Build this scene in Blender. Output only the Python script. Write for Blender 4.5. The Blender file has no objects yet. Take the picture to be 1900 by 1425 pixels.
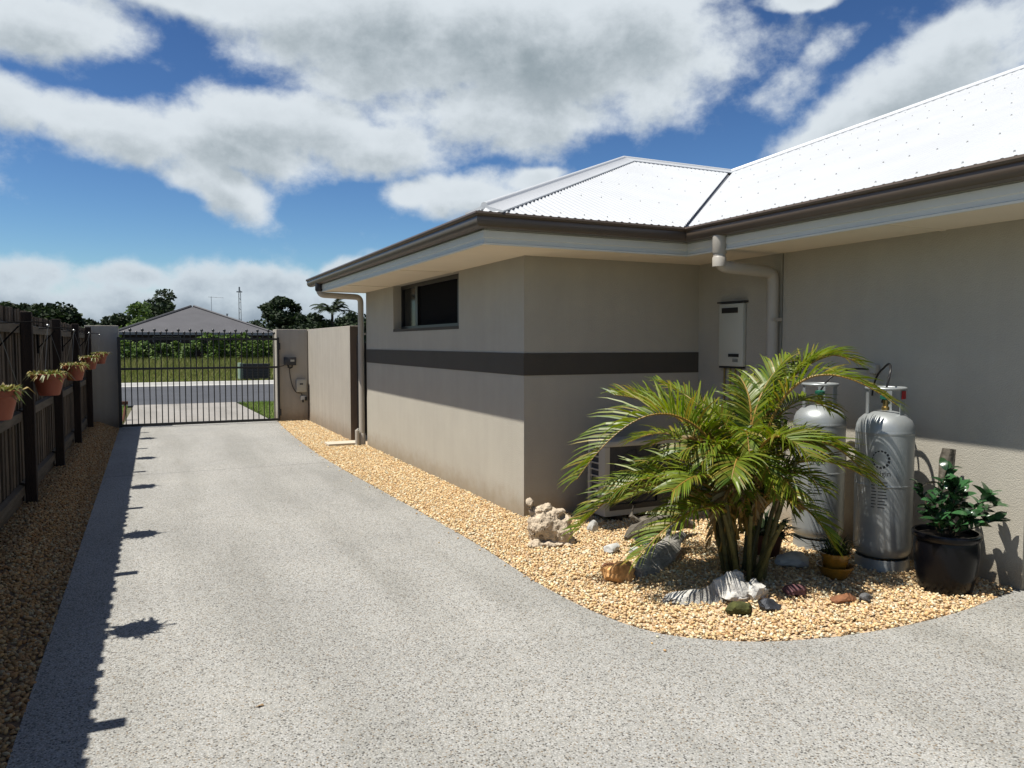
import bpy, bmesh, math, random
import numpy as np
from mathutils import Vector, Matrix, noise as mnoise

random.seed(7)
rng = np.random.default_rng(7)
scene = bpy.context.scene
COL = scene.collection
R = math.radians

# ------------------------------------------------------------------ camera, sky, sun, exposure
cam_d = bpy.data.cameras.new('camera')
cam_d.sensor_width = 36.0
cam_d.lens = 1421.0 / 1900.0 * 36.0
cam_d.clip_start = 0.05
cam_d.clip_end = 3000.0
cam = bpy.data.objects.new('camera', cam_d)
cam.location = (0, 0, 1.6)
cam.rotation_euler = (R(90 - 3.0011), 0, -math.atan(675 / 1421))
COL.objects.link(cam)
scene.camera = cam

SUN_EL = 65.0
sun_d = bpy.data.lights.new('sun', 'SUN')
sun_d.energy = 5.0
sun_d.angle = R(0.53)
sun_d.color = (1.0, 0.955, 0.88)
sun = bpy.data.objects.new('sun', sun_d)
sun_vec = Vector((-math.cos(R(SUN_EL)), 0.012, math.sin(R(SUN_EL)))).normalized()
sun.rotation_euler = sun_vec.to_track_quat('Z', 'Y').to_euler()
sun.location = (-10, 0, 20)
COL.objects.link(sun)

scene.view_settings.view_transform = 'Standard'
scene.view_settings.look = 'None'
scene.view_settings.exposure = 0.6
scene.view_settings.gamma = 1.0
scene.view_settings.use_curve_mapping = False

SKY_STRENGTH = 0.08


def build_world():
    w = bpy.data.worlds.new('World')
    scene.world = w
    w.use_nodes = True
    nt = w.node_tree
    nt.nodes.clear()
    N = nt.nodes.new
    L = nt.links.new
    out = N('ShaderNodeOutputWorld')
    bg = N('ShaderNodeBackground')
    bg.inputs['Strength'].default_value = SKY_STRENGTH
    L(bg.outputs[0], out.inputs[0])
    sky = N('ShaderNodeTexSky')
    sky.sky_type = 'NISHITA'
    sky.sun_disc = False
    sky.sun_elevation = R(SUN_EL)
    sky.sun_rotation = R(-90)
    sky.air_density = 1.0
    sky.dust_density = 0.15
    sky.ozone_density = 2.2

    # group: cloud density as a function of the direction to the sky
    g = bpy.data.node_groups.new('cloud_density', 'ShaderNodeTree')
    g.interface.new_socket('dir', in_out='INPUT', socket_type='NodeSocketVector')
    g.interface.new_socket('lift', in_out='INPUT', socket_type='NodeSocketFloat')
    g.interface.new_socket('density', in_out='OUTPUT', socket_type='NodeSocketFloat')
    g.interface.new_socket('mass', in_out='OUTPUT', socket_type='NodeSocketFloat')
    n = g.nodes.new
    l = g.links.new
    gi = n('NodeGroupInput')
    go = n('NodeGroupOutput')

    def math_(op, a, b=None, clamp=False):
        m = n('ShaderNodeMath')
        m.operation = op
        m.use_clamp = clamp
        for i, v in enumerate((a, b)):
            if v is None:
                continue
            if isinstance(v, (int, float)):
                m.inputs[i].default_value = v
            else:
                l(v, m.inputs[i])
        return m.outputs[0]

    def rng_(v, a, b, c, d, smooth=True):
        m = n('ShaderNodeMapRange')
        m.interpolation_type = 'SMOOTHSTEP' if smooth else 'LINEAR'
        l(v, m.inputs[0])
        for i, x in enumerate((a, b, c, d)):
            m.inputs[1 + i].default_value = x
        return m.outputs[0]

    sep = n('ShaderNodeSeparateXYZ')
    l(gi.outputs['dir'], sep.inputs[0])
    az = math_('ARCTAN2', sep.outputs[0], sep.outputs[1])
    el = math_('ADD', math_('ARCSINE', sep.outputs[2]), gi.outputs['lift'])
    # noise, sampled on the direction itself, a little flattened
    elc = math_('MULTIPLY', el, 1.25)
    cv = n('ShaderNodeCombineXYZ')
    l(sep.outputs[0], cv.inputs[0])
    l(sep.outputs[1], cv.inputs[1])
    l(elc, cv.inputs[2])

    def noise_(scale, detail, rough, dist=0.0, off=0.0):
        t = n('ShaderNodeTexNoise')
        t.inputs['Scale'].default_value = scale
        t.inputs['Detail'].default_value = detail
        t.inputs['Roughness'].default_value = rough
        t.inputs['Distortion'].default_value = dist
        if off:
            mp = n('ShaderNodeMapping')
            mp.inputs['Location'].default_value = (off, off * .7, off * 1.3)
            l(cv.outputs[0], mp.inputs['Vector'])
            l(mp.outputs[0], t.inputs['Vector'])
        else:
            l(cv.outputs[0], t.inputs['Vector'])
        return t
    nz = noise_(8.5, 10.0, 0.60, 0.12)
    nf = noise_(30.0, 8.0, 0.62, 0.1, 3.1)
    wob = noise_(5.0, 4.0, 0.55, 0.0, 9.0)
    # the coordinates of the cloud lobes, pushed about by noise
    ws = n('ShaderNodeSeparateColor')
    l(wob.outputs['Color'], ws.inputs[0])
    azw = math_('ADD', az, math_('MULTIPLY', math_('SUBTRACT', ws.outputs[0], 0.5), 0.16))
    elw = math_('ADD', el, math_('MULTIPLY', math_('SUBTRACT', ws.outputs[1], 0.5), 0.07))
    cc = n('ShaderNodeCombineXYZ')
    l(azw, cc.inputs[0])
    l(elw, cc.inputs[1])
    lobes = [
        (0.478, 0.360, 0.285, 0.100, 0), (0.273, 0.366, 0.215, 0.082, 0), (0.580, 0.375, 0.160, 0.080, 0),
        (0.430, 0.280, 0.215, 0.056, 0), (-0.085, 0.335, 0.125, 0.044, 0), (0.041, 0.385, 0.150, 0.028, 0),
        (-0.100, 0.245, 0.110, 0.038, -12), (-0.003, 0.225, 0.140, 0.045, -12), (0.072, 0.188, 0.080, 0.034, -16),
        (0.180, 0.262, 0.165, 0.048, 0), (0.105, 0.232, 0.120, 0.040, -6), (0.170, 0.385, 0.140, 0.040, 0), (0.285, 0.245, 0.145, 0.038, 0), (0.388, 0.192, 0.100, 0.030, 8),
        (0.478, 0.206, 0.050, 0.020, 5), (0.932, 0.285, 0.180, 0.058, 25), (0.775, 0.292, 0.065, 0.034, 8, 0.58),
        (0.825, 0.335, 0.045, 0.030, 20, 0.5), (0.843, 0.247, 0.105, 0.032, 15), (0.983, 0.325, 0.090, 0.040, 15),
        (0.792, 0.392, 0.06, 0.014, 0), (-0.119, 0.072, 0.070, 0.030, -5, 0.85), (-0.012, 0.082, 0.085, 0.022, 0, 0.8),
        (0.095, 0.076, 0.115, 0.034, 0, 0.85), (0.217, 0.097, 0.055, 0.020, 15), (0.10, 0.010, 0.70, 0.075, 0, 1.2),
        (0.680, 0.335, 0.060, 0.050, -25, 0.62), (0.62, 0.300, 0.09, 0.05, 0, 0.75),
    ]
    F = None
    for lobe in lobes:
        a, e, wa, we, rot = lobe[:5]
        pk = lobe[5] if len(lobe) > 5 else 1.0
        mp = n('ShaderNodeMapping')
        mp.vector_type = 'TEXTURE'
        mp.inputs['Location'].default_value = (a, e, 0)
        mp.inputs['Rotation'].default_value = (0, 0, R(rot))
        mp.inputs['Scale'].default_value = (wa, we, 1)
        l(cc.outputs[0], mp.inputs['Vector'])
        vl = n('ShaderNodeVectorMath')
        vl.operation = 'LENGTH'
        l(mp.outputs[0], vl.inputs[0])
        v = rng_(vl.outputs['Value'], 0.15, 1.6, pk, 0.0)
        F = v if F is None else math_('SMOOTH_MAX', F, v)
        if F is not v:
            F.node.inputs[2].default_value = 0.18
    # the rest of the sky, out of view: cumulus thinned out to lessen fill light
    big = noise_(2.6, 3.0, 0.5, 0.0, 17.0)
    rest = rng_(big.outputs['Fac'], 0.46, 0.66, 0.0, 0.85)
    daz = math_('ABSOLUTE', math_('SUBTRACT', az, 0.44))
    inaz = rng_(daz, 0.66, 0.85, 1.0, 0.0)
    inel = rng_(el, 0.42, 0.56, 1.0, 0.0)
    mix = n('ShaderNodeMix')
    l(math_('MULTIPLY', inaz, inel), mix.inputs[0])
    l(rest, mix.inputs[2])
    l(F, mix.inputs[3])
    base = mix.outputs[0]
    d1 = math_('MULTIPLY', math_('SUBTRACT', nz.outputs['Fac'], 0.5), 1.35)
    d2 = math_('MULTIPLY', math_('SUBTRACT', nf.outputs['Fac'], 0.5), 0.45)
    den = math_('ADD', math_('ADD', base, d1), d2)
    l(den, go.inputs['density'])
    l(math_('ADD', math_('ADD', base, math_('MULTIPLY', d1, 0.72)), math_('MULTIPLY', d2, 0.9)), go.inputs['mass'])

    tc = N('ShaderNodeTexCoord')

    def dens(lift):
        gn = N('ShaderNodeGroup')
        gn.node_tree = g
        L(tc.outputs['Generated'], gn.inputs['dir'])
        gn.inputs['lift'].default_value = lift
        return gn.outputs
    D0, M0 = dens(0.0)[0:2]
    D1 = dens(0.026)[1]

    def mr(v, a, b, c, d):
        m = N('ShaderNodeMapRange')
        m.interpolation_type = 'SMOOTHSTEP'
        L(v, m.inputs[0])
        for i, x in enumerate((a, b, c, d)):
            m.inputs[1 + i].default_value = x
        return m.outputs[0]
    alpha = mr(D0, 0.27, 0.80, 0.0, 0.98)
    shade = mr(D1, 0.62, 1.25, 0.0, 0.80)
    thick = mr(M0, 0.8, 1.35, 0.0, 0.30)
    add = N('ShaderNodeMath')
    add.operation = 'ADD'
    add.use_clamp = True
    L(shade, add.inputs[0])
    L(thick, add.inputs[1])
    k = 1.0 / SKY_STRENGTH
    cl = N('ShaderNodeMix')
    cl.data_type = 'RGBA'
    L(add.outputs[0], cl.inputs[0])
    cl.inputs[6].default_value = (0.475 * k, 0.515 * k, 0.545 * k, 1)
    cl.inputs[7].default_value = (0.205 * k, 0.245 * k, 0.270 * k, 1)
    sepd = N('ShaderNodeSeparateXYZ')
    L(tc.outputs['Generated'], sepd.inputs[0])
    low = mr(sepd.outputs[2], 0.04, 0.18, 0.85, 0.0)
    clh = N('ShaderNodeMix')
    clh.data_type = 'RGBA'
    L(low, clh.inputs[0])
    L(cl.outputs[2], clh.inputs[6])
    clm = N('ShaderNodeMix')
    clm.data_type = 'RGBA'
    L(mr(D0, 0.62, 1.30, 0.0, 1.0), clm.inputs[0])
    clm.inputs[6].default_value = (0.40 * k, 0.455 * k, 0.50 * k, 1)
    clm.inputs[7].default_value = (0.15 * k, 0.195 * k, 0.25 * k, 1)
    L(clm.outputs[2], clh.inputs[7])
    # clear blue, deepened a little as the camera saw it
    ga = N('ShaderNodeGamma')
    ga.inputs['Gamma'].default_value = 1.6
    L(sky.outputs[0], ga.inputs['Color'])
    hs = N('ShaderNodeMix')
    hs.data_type = 'RGBA'
    hs.blend_type = 'MULTIPLY'
    hs.inputs[0].default_value = 1.0
    gk = SKY_STRENGTH ** 0.6 * 0.93
    hs.inputs[7].default_value = (1.18 * gk, 1.32 * gk, 1.40 * gk, 1)
    L(ga.outputs[0], hs.inputs[6])
    mx = N('ShaderNodeMix')
    mx.data_type = 'RGBA'
    L(alpha, mx.inputs[0])
    L(hs.outputs[2], mx.inputs[6])
    L(clh.outputs[2], mx.inputs[7])
    L(mx.outputs[2], bg.inputs['Color'])
    w.cycles.sampling_method = 'MANUAL'
    w.cycles.sample_map_resolution = 512


build_world()

# ------------------------------------------------------------------ materials
MATS = {}
K = 0.64   # reflectance scale that goes with the exposure above


def new_mat(name):
    m = bpy.data.materials.new(name)
    m.use_nodes = True
    MATS[name] = m
    return m, m.node_tree, m.node_tree.nodes['Principled BSDF']


def ramp(nt, fac, stops, interp='LINEAR'):
    r = nt.nodes.new('ShaderNodeValToRGB')
    r.color_ramp.interpolation = interp
    els = r.color_ramp.elements
    while len(els) < len(stops):
        els.new(0.5)
    for e, (p, c) in zip(els, stops):
        e.position = p
        e.color = (*c, 1)
    nt.links.new(fac, r.inputs[0])
    return r.outputs[0]


def plain(name, col, rough=0.6, var=0.15, scale=6.0, bump=0.0, bscale=60.0, metal=0.0, spec=0.4, coat=0.0, stretch=None, obj_var=0.0, detail=5, k=None):
    """A painted, rendered or metal surface: a base colour with uneven tone and a fine relief."""
    m, nt, b = new_mat(name)
    col = tuple(c * (K if k is None else k) for c in col)
    tc = nt.nodes.new('ShaderNodeTexCoord')
    vec = tc.outputs['Object']
    if stretch:
        mp = nt.nodes.new('ShaderNodeMapping')
        mp.inputs['Scale'].default_value = stretch
        nt.links.new(vec, mp.inputs[0])
        vec = mp.outputs[0]
    t = nt.nodes.new('ShaderNodeTexNoise')
    t.inputs['Scale'].default_value = scale
    t.inputs['Detail'].default_value = detail
    t.inputs['Roughness'].default_value = 0.65
    nt.links.new(vec, t.inputs['Vector'])
    lo = tuple(c * (1 - var) for c in col)
    hi = tuple(min(1, c * (1 + var)) for c in col)
    c = ramp(nt, t.outputs['Fac'], [(0.28, lo), (0.72, hi)])
    if obj_var:
        oi = nt.nodes.new('ShaderNodeObjectInfo')
        mr = nt.nodes.new('ShaderNodeMapRange')
        nt.links.new(oi.outputs['Random'], mr.inputs[0])
        mr.inputs[3].default_value = 1 - obj_var
        mr.inputs[4].default_value = 1 + obj_var
        hv = nt.nodes.new('ShaderNodeHueSaturation')
        nt.links.new(c, hv.inputs['Color'])
        nt.links.new(mr.outputs[0], hv.inputs['Value'])
        c = hv.outputs[0]
    nt.links.new(c, b.inputs['Base Color'])
    b.inputs['Roughness'].default_value = rough
    b.inputs['Metallic'].default_value = metal
    b.inputs['Specular IOR Level'].default_value = spec
    b.inputs['Coat Weight'].default_value = coat
    b.inputs['Coat Roughness'].default_value = 0.08
    if bump:
        t2 = nt.nodes.new('ShaderNodeTexNoise')
        t2.inputs['Scale'].default_value = bscale
        t2.inputs['Detail'].default_value = 4
        nt.links.new(vec, t2.inputs['Vector'])
        bp = nt.nodes.new('ShaderNodeBump')
        bp.inputs['Strength'].default_value = bump
        bp.inputs['Distance'].default_value = 0.01
        nt.links.new(t2.outputs['Fac'], bp.inputs['Height'])
        nt.links.new(bp.outputs[0], b.inputs['Normal'])
    return m


def island(name, cols, rough=0.8, val=0.25, bump=0.0, trans=0.0, spec=0.3, extra=None):
    """Every loose piece of the mesh takes its own tone out of a small palette."""
    m, nt, b = new_mat(name)
    cols = [tuple(c * K for c in cc) for cc in cols]
    ge = nt.nodes.new('ShaderNodeNewGeometry')
    rnd = ge.outputs['Random Per Island']
    n = len(cols)
    c = ramp(nt, rnd, [(i / n, cc) for i, cc in enumerate(cols)], 'CONSTANT' if trans == 0 else 'LINEAR')
    mu = nt.nodes.new('ShaderNodeMath')
    mu.operation = 'MULTIPLY'
    mu.inputs[1].default_value = 37.17
    nt.links.new(rnd, mu.inputs[0])
    fr = nt.nodes.new('ShaderNodeMath')
    fr.operation = 'FRACT'
    nt.links.new(mu.outputs[0], fr.inputs[0])
    mr = nt.nodes.new('ShaderNodeMapRange')
    nt.links.new(fr.outputs[0], mr.inputs[0])
    mr.inputs[3].default_value = 1 - val
    mr.inputs[4].default_value = 1 + val
    hv = nt.nodes.new('ShaderNodeHueSaturation')
    nt.links.new(c, hv.inputs['Color'])
    nt.links.new(mr.outputs[0], hv.inputs['Value'])
    nt.links.new(hv.outputs[0], b.inputs['Base Color'])
    b.inputs['Roughness'].default_value = rough
    b.inputs['Specular IOR Level'].default_value = spec
    if trans:
        tr = nt.nodes.new('ShaderNodeBsdfTranslucent')
        hv2 = nt.nodes.new('ShaderNodeHueSaturation')
        hv2.inputs['Saturation'].default_value = 1.1
        hv2.inputs['Value'].default_value = 1.5
        nt.links.new(hv.outputs[0], hv2.inputs['Color'])
        nt.links.new(hv2.outputs[0], tr.inputs['Color'])
        mx = nt.nodes.new('ShaderNodeMixShader')
        mx.inputs[0].default_value = trans
        nt.links.new(b.outputs[0], mx.inputs[1])
        nt.links.new(tr.outputs[0], mx.inputs[2])
        nt.links.new(mx.outputs[0], nt.nodes['Material Output'].inputs['Surface'])
    return m


def aggregate(name, scale, cols, tint_scale=1.2, tint=0.10, bump=0.35, k=1.0):
    """Exposed aggregate concrete: small stones in grey cement."""
    m, nt, b = new_mat(name)
    cols = [tuple(c * K * k for c in cc) for cc in cols]
    tc = nt.nodes.new('ShaderNodeTexCoord')
    v = nt.nodes.new('ShaderNodeTexVoronoi')
    v.inputs['Scale'].default_value = scale
    nt.links.new(tc.outputs['Object'], v.inputs['Vector'])
    se = nt.nodes.new('ShaderNodeSeparateColor')
    nt.links.new(v.outputs['Color'], se.inputs[0])
    n = len(cols)
    c = ramp(nt, se.outputs[0], [(i / n, cc) for i, cc in enumerate(cols)], 'CONSTANT')
    # cement shows between the stones
    mr = nt.nodes.new('ShaderNodeMapRange')
    mr.interpolation_type = 'SMOOTHSTEP'
    nt.links.new(v.outputs['Distance'], mr.inputs[0])
    mr.inputs[1].default_value = 0.42
    mr.inputs[2].default_value = 0.70
    mix = nt.nodes.new('ShaderNodeMix')
    mix.data_type = 'RGBA'
    nt.links.new(mr.outputs[0], mix.inputs[0])
    nt.links.new(c, mix.inputs[6])
    mix.inputs[7].default_value = (0.25, 0.248, 0.23, 1)
    # slow change of tone, tyre polish and faint stains
    t = nt.nodes.new('ShaderNodeTexNoise')
    t.inputs['Scale'].default_value = tint_scale
    t.inputs['Detail'].default_value = 6
    t.inputs['Roughness'].default_value = 0.6
    nt.links.new(tc.outputs['Object'], t.inputs['Vector'])
    tr = ramp(nt, t.outputs['Fac'], [(0.3, (1 - tint,) * 3), (0.7, (1 + tint * 0.3, 1 + tint * 0.25, 1 + tint * 0.15))])
    mp2 = nt.nodes.new('ShaderNodeMapping')
    mp2.inputs['Scale'].default_value = (1.5, .22, 1)
    nt.links.new(tc.outputs['Object'], mp2.inputs[0])
    tt = nt.nodes.new('ShaderNodeTexNoise')
    tt.inputs['Scale'].default_value = 1.3
    tt.inputs['Detail'].default_value = 5
    nt.links.new(mp2.outputs[0], tt.inputs['Vector'])
    tr2 = ramp(nt, tt.outputs['Fac'], [(.36, (.86, .86, .85)), (.56, (1.02, 1.02, 1.02))])
    m0 = nt.nodes.new('ShaderNodeMix')
    m0.data_type = 'RGBA'
    m0.blend_type = 'MULTIPLY'
    m0.inputs[0].default_value = 1
    nt.links.new(tr, m0.inputs[6])
    nt.links.new(tr2, m0.inputs[7])
    tr = m0.outputs[2]
    mul = nt.nodes.new('ShaderNodeMix')
    mul.data_type = 'RGBA'
    mul.blend_type = 'MULTIPLY'
    mul.inputs[0].default_value = 1
    nt.links.new(mix.outputs[2], mul.inputs[6])
    nt.links.new(tr, mul.inputs[7])
    nt.links.new(mul.outputs[2], b.inputs['Base Color'])
    b.inputs['Roughness'].default_value = 0.75
    b.inputs['Specular IOR Level'].default_value = 0.3
    inv = nt.nodes.new('ShaderNodeMath')
    inv.operation = 'SUBTRACT'
    inv.inputs[0].default_value = 1
    nt.links.new(v.outputs['Distance'], inv.inputs[1])
    bp = nt.nodes.new('ShaderNodeBump')
    bp.inputs['Strength'].default_value = bump
    bp.inputs['Distance'].default_value = 0.006
    nt.links.new(inv.outputs[0], bp.inputs['Height'])
    nt.links.new(bp.outputs[0], b.inputs['Normal'])
    return m


WALLC = (0.59, 0.552, 0.462)
M_WALL = plain('rendered_wall_paint', WALLC, 0.85, 0.045, 2.2, bump=0.5, bscale=140, spec=0.2)
M_BAND = plain('dark_band_paint', (0.105, 0.095, 0.078), 0.8, 0.06, 3, bump=0.45, bscale=140, spec=0.2)
M_PIER = plain('boundary_wall_paint', (0.52, 0.475, 0.40), 0.85, 0.07, 2.0, bump=0.5, bscale=120, spec=0.2)
M_PIERD = plain('boundary_wall_end_brown', (0.22, 0.165, 0.125), 0.85, 0.08, 2.0, bump=0.4, bscale=120, spec=0.2)  # end face, darker and browner than the rest of the wall
M_SOFFIT = plain('soffit_sheet_paint', (0.68, 0.61, 0.49), 0.7, 0.03, 2, spec=0.2, k=1.0)
M_FASCIA = plain('fascia_paint', (0.60, 0.585, 0.51), 0.5, 0.04, 2, spec=0.35, k=1.0)
M_GUTTER = plain('gutter_bronze_paint', (0.12, 0.090, 0.066), 0.36, 0.08, 4, spec=0.5)
M_ROOF = plain('roof_white_paint', (0.44, 0.455, 0.465), 0.42, 0.05, 1.2, spec=0.4, k=1.0)
M_SCREW = plain('screw_zinc', (0.42, 0.43, 0.43), 0.5, 0.1, 4)
M_VALLEY = plain('valley_steel', (0.26, 0.265, 0.27), 0.5, 0.1, 4, metal=0.3)
M_PIPE = plain('downpipe_paint', (0.56, 0.52, 0.45), 0.42, 0.05, 3, spec=0.45)
M_FRAME = plain('window_frame_black', (0.018, 0.018, 0.02), 0.35, 0.1, 4)
M_BLACK = plain('black_powder_coat', (0.012, 0.012, 0.013), 0.4, 0.15, 8, spec=0.45)
M_BRACK = plain('bracket_black', (0.012, 0.012, 0.012), 0.95, 0.1, 8, spec=0.05)
M_DARKGREY = plain('dark_grey_plastic', (0.035, 0.037, 0.042), 0.45, 0.1, 8)
M_CREAM = plain('cream_enamel', (0.74, 0.74, 0.64), 0.4, 0.03, 3)
M_BEIGEBOX = plain('pale_plastic', (0.52, 0.50, 0.42), 0.5, 0.04, 4)
M_WHITEP = plain('white_plastic', (0.72, 0.72, 0.68), 0.45, 0.04, 4)
M_GREYSLOT = plain('dark_slot', (0.02, 0.02, 0.02), 0.6, 0.1, 4)
M_ACPANEL = plain('condenser_enamel', (0.56, 0.55, 0.49), 0.45, 0.04, 4)
M_ACCOIL = plain('condenser_coil', (0.05, 0.055, 0.065), 0.5, 0.2, 30)
M_FENCE = plain('weathered_paling', (0.145, 0.112, 0.083), 0.85, 0.40, 3.2, bump=0.8, bscale=40, stretch=(9, 9, 0.55), obj_var=0.38, spec=0.2, detail=8)
M_POST = plain('weathered_post', (0.040, 0.028, 0.022), 0.85, 0.35, 3.0, bump=0.8, bscale=40, stretch=(6, 6, 0.6), spec=0.2)
M_RAIL = plain('weathered_rail', (0.15, 0.125, 0.095), 0.85, 0.35, 3.0, bump=0.7, bscale=40, stretch=(6, 0.6, 6), spec=0.2)
M_TERRA = plain('terracotta_plastic', (0.34, 0.085, 0.042), 0.6, 0.12, 9, bump=0.1, bscale=50)
M_SOIL = plain('potting_soil', (0.03, 0.021, 0.014), 0.95, 0.4, 40, bump=0.9, bscale=80)
M_WIRE = plain('galvanised_wire', (0.30, 0.31, 0.31), 0.4, 0.1, 5, metal=0.7)
M_GLAZE = plain('black_glaze', (0.005, 0.005, 0.007), 0.25, 0.2, 5, spec=0.22)
M_MUSTARD = plain('mustard_glaze', (0.34, 0.17, 0.022), 0.25, 0.35, 9, coat=0.4)
M_CLAY = plain('brown_clay', (0.15, 0.055, 0.032), 0.6, 0.2, 9)
M_GREENV = plain('valve_green', (0.02, 0.16, 0.10), 0.4, 0.1, 8)
M_BRASS = plain('brass', (0.50, 0.36, 0.14), 0.35, 0.1, 8, metal=0.9)
M_RED = plain('red_tag', (0.42, 0.025, 0.025), 0.5, 0.1, 8)
M_PRINT = plain('black_print', (0.025, 0.027, 0.03), 0.6, 0.1, 8)
M_HOSE = plain('black_hose', (0.015, 0.014, 0.014), 0.5, 0.1, 8)
M_ASPHALT = plain('asphalt', (0.092, 0.096, 0.106), 0.85, 0.14, 0.8, bump=0.5, bscale=70, spec=0.25)
M_KERB = plain('kerb_concrete', (0.56, 0.55, 0.51), 0.8, 0.10, 1.5, bump=0.3, bscale=40)
M_STRIP = plain('gate_threshold_concrete', (0.50, 0.48, 0.44), 0.8, 0.12, 3, bump=0.3, bscale=40)
M_EARTH = plain('earth', (0.11, 0.105, 0.045), 0.95, 0.3, 0.35, bump=0.6, bscale=8)
M_FIELD = plain('field_grass_ground', (0.20, 0.23, 0.06), 0.95, 0.35, 0.5, bump=0.8, bscale=10)
M_PAVER = plain('cream_paver', (0.72, 0.64, 0.50), 0.8, 0.08, 7, bump=0.3, bscale=60)
M_BRICK = plain('house_brick_dark', (0.07, 0.055, 0.05), 0.9, 0.2, 3)
M_TILE = plain('grey_roof_tile', (0.108, 0.107, 0.115), 0.75, 0.12, 0.9, bump=0.4, bscale=12)
M_TRIM = plain('pale_trim', (0.42, 0.40, 0.38), 0.6, 0.06, 4)
M_STEEL = plain('mast_steel', (0.40, 0.42, 0.44), 0.5, 0.1, 2)
M_BARK = plain('bark', (0.075, 0.060, 0.045), 0.9, 0.35, 3, bump=0.8, bscale=15)
M_RUSTWOOD = plain('red_brown_timber', (0.17, 0.065, 0.035), 0.8, 0.25, 5)
M_DRYLEAF = plain('dry_leaf_tan', (0.36, 0.24, 0.12), 0.8, 0.25, 20)
M_GREENWHITE = plain('green_white_end', (0.30, 0.40, 0.30), 0.6, 0.35, 3.0)
M_SANDSTONE = plain('weathered_sandstone', (0.70, 0.58, 0.43), 0.92, 0.32, 14, bump=1.0, bscale=70, spec=0.15)
M_DRIFT = plain('grey_driftwood', (0.46, 0.435, 0.39), 0.9, 0.5, 9, bump=1.0, bscale=35, stretch=(1, 3, 3), spec=0.15)
M_DRIFTW = plain('bleached_driftwood', (0.46, 0.445, 0.41), 0.85, 0.35, 11, bump=1.0, bscale=45, spec=0.2, k=1.0)
M_DRIFTD = plain('dark_driftwood', (0.17, 0.15, 0.12), 0.9, 0.60, 11, bump=1.0, bscale=35, spec=0.15)
M_OCHRE = plain('ochre_rock', (0.80, 0.42, 0.15), 0.75, 0.60, 12, bump=0.9, bscale=30)
M_MOSSROCK = plain('mossy_rock', (0.085, 0.09, 0.022), 0.95, 0.5, 16, bump=1.0, bscale=60)
M_BLUEROCK = plain('blue_black_rock', (0.045, 0.05, 0.062), 0.6, 0.7, 9, bump=0.9, bscale=30)
M_PURPLE = plain('purple_rock', (0.19, 0.085, 0.09), 0.8, 0.35, 12, bump=0.9, bscale=40)
M_REDROCK = plain('red_rock', (0.32, 0.135, 0.06), 0.85, 0.4, 12, bump=0.9, bscale=40)
M_GREYROCK = plain('grey_rock', (0.15, 0.15, 0.15), 0.85, 0.35, 12, bump=0.9, bscale=40)
M_WHITEROCK = plain('white_rock', (0.62, 0.62, 0.58), 0.8, 0.2, 12, bump=0.8, bscale=40)
M_CANE = plain('palm_cane', (0.12, 0.11, 0.030), 0.55, 0.5, 7, stretch=(1, 1, 3), bump=0.3, bscale=30)
M_RACHIS = plain('palm_rachis', (0.36, 0.21, 0.035), 0.5, 0.3, 6)
M_STEM = plain('woody_stem', (0.09, 0.065, 0.035), 0.8, 0.3, 20)



def splash(m, top=0.30, dirt=(0.62, 0.52, 0.40), streak=0.018):
    """rain splash along the foot of a rendered wall and faint runs down it"""
    nt = m.node_tree
    b = nt.nodes['Principled BSDF']
    src = b.inputs['Base Color'].links[0].from_socket
    tc = nt.nodes.new('ShaderNodeTexCoord')
    se = nt.nodes.new('ShaderNodeSeparateXYZ')
    nt.links.new(tc.outputs['Object'], se.inputs[0])
    t = nt.nodes.new('ShaderNodeTexNoise')
    t.inputs['Scale'].default_value = 7
    t.inputs['Detail'].default_value = 8
    t.inputs['Roughness'].default_value = .7
    nt.links.new(tc.outputs['Object'], t.inputs['Vector'])
    hgt = nt.nodes.new('ShaderNodeMath')
    hgt.operation = 'MULTIPLY_ADD'
    nt.links.new(t.outputs['Fac'], hgt.inputs[0])
    hgt.inputs[1].default_value = -.34
    nt.links.new(se.outputs[2], hgt.inputs[2])
    mr = nt.nodes.new('ShaderNodeMapRange')
    mr.interpolation_type = 'SMOOTHSTEP'
    nt.links.new(hgt.outputs[0], mr.inputs[0])
    mr.inputs[1].default_value = -.22
    mr.inputs[2].default_value = top - .17
    mr.inputs[3].default_value = .75
    mr.inputs[4].default_value = 0
    mx = nt.nodes.new('ShaderNodeMix')
    mx.data_type = 'RGBA'
    mx.blend_type = 'MULTIPLY'
    nt.links.new(mr.outputs[0], mx.inputs[0])
    nt.links.new(src, mx.inputs[6])
    mx.inputs[7].default_value = (*dirt, 1)
    mp = nt.nodes.new('ShaderNodeMapping')
    mp.inputs['Scale'].default_value = (5, 5, .35)
    nt.links.new(tc.outputs['Object'], mp.inputs[0])
    t2 = nt.nodes.new('ShaderNodeTexNoise')
    t2.inputs['Scale'].default_value = 1.6
    t2.inputs['Detail'].default_value = 7
    nt.links.new(mp.outputs[0], t2.inputs['Vector'])
    st_ = ramp(nt, t2.outputs['Fac'], [(.35, (1 - streak * 1.6,) * 3), (.6, (1, 1, 1))])
    m2 = nt.nodes.new('ShaderNodeMix')
    m2.data_type = 'RGBA'
    m2.blend_type = 'MULTIPLY'
    m2.inputs[0].default_value = 1
    nt.links.new(mx.outputs[2], m2.inputs[6])
    nt.links.new(st_, m2.inputs[7])
    nt.links.new(m2.outputs[2], b.inputs['Base Color'])


splash(M_WALL)
splash(M_PIER, .35, (.6, .5, .4), .05)
# brushed aluminium-grey gas bottle
M_GAS = plain('silver_bottle_paint', (0.47, 0.50, 0.50), 0.42, 0.10, 5, metal=0.45, bump=0.05, bscale=40)

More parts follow.
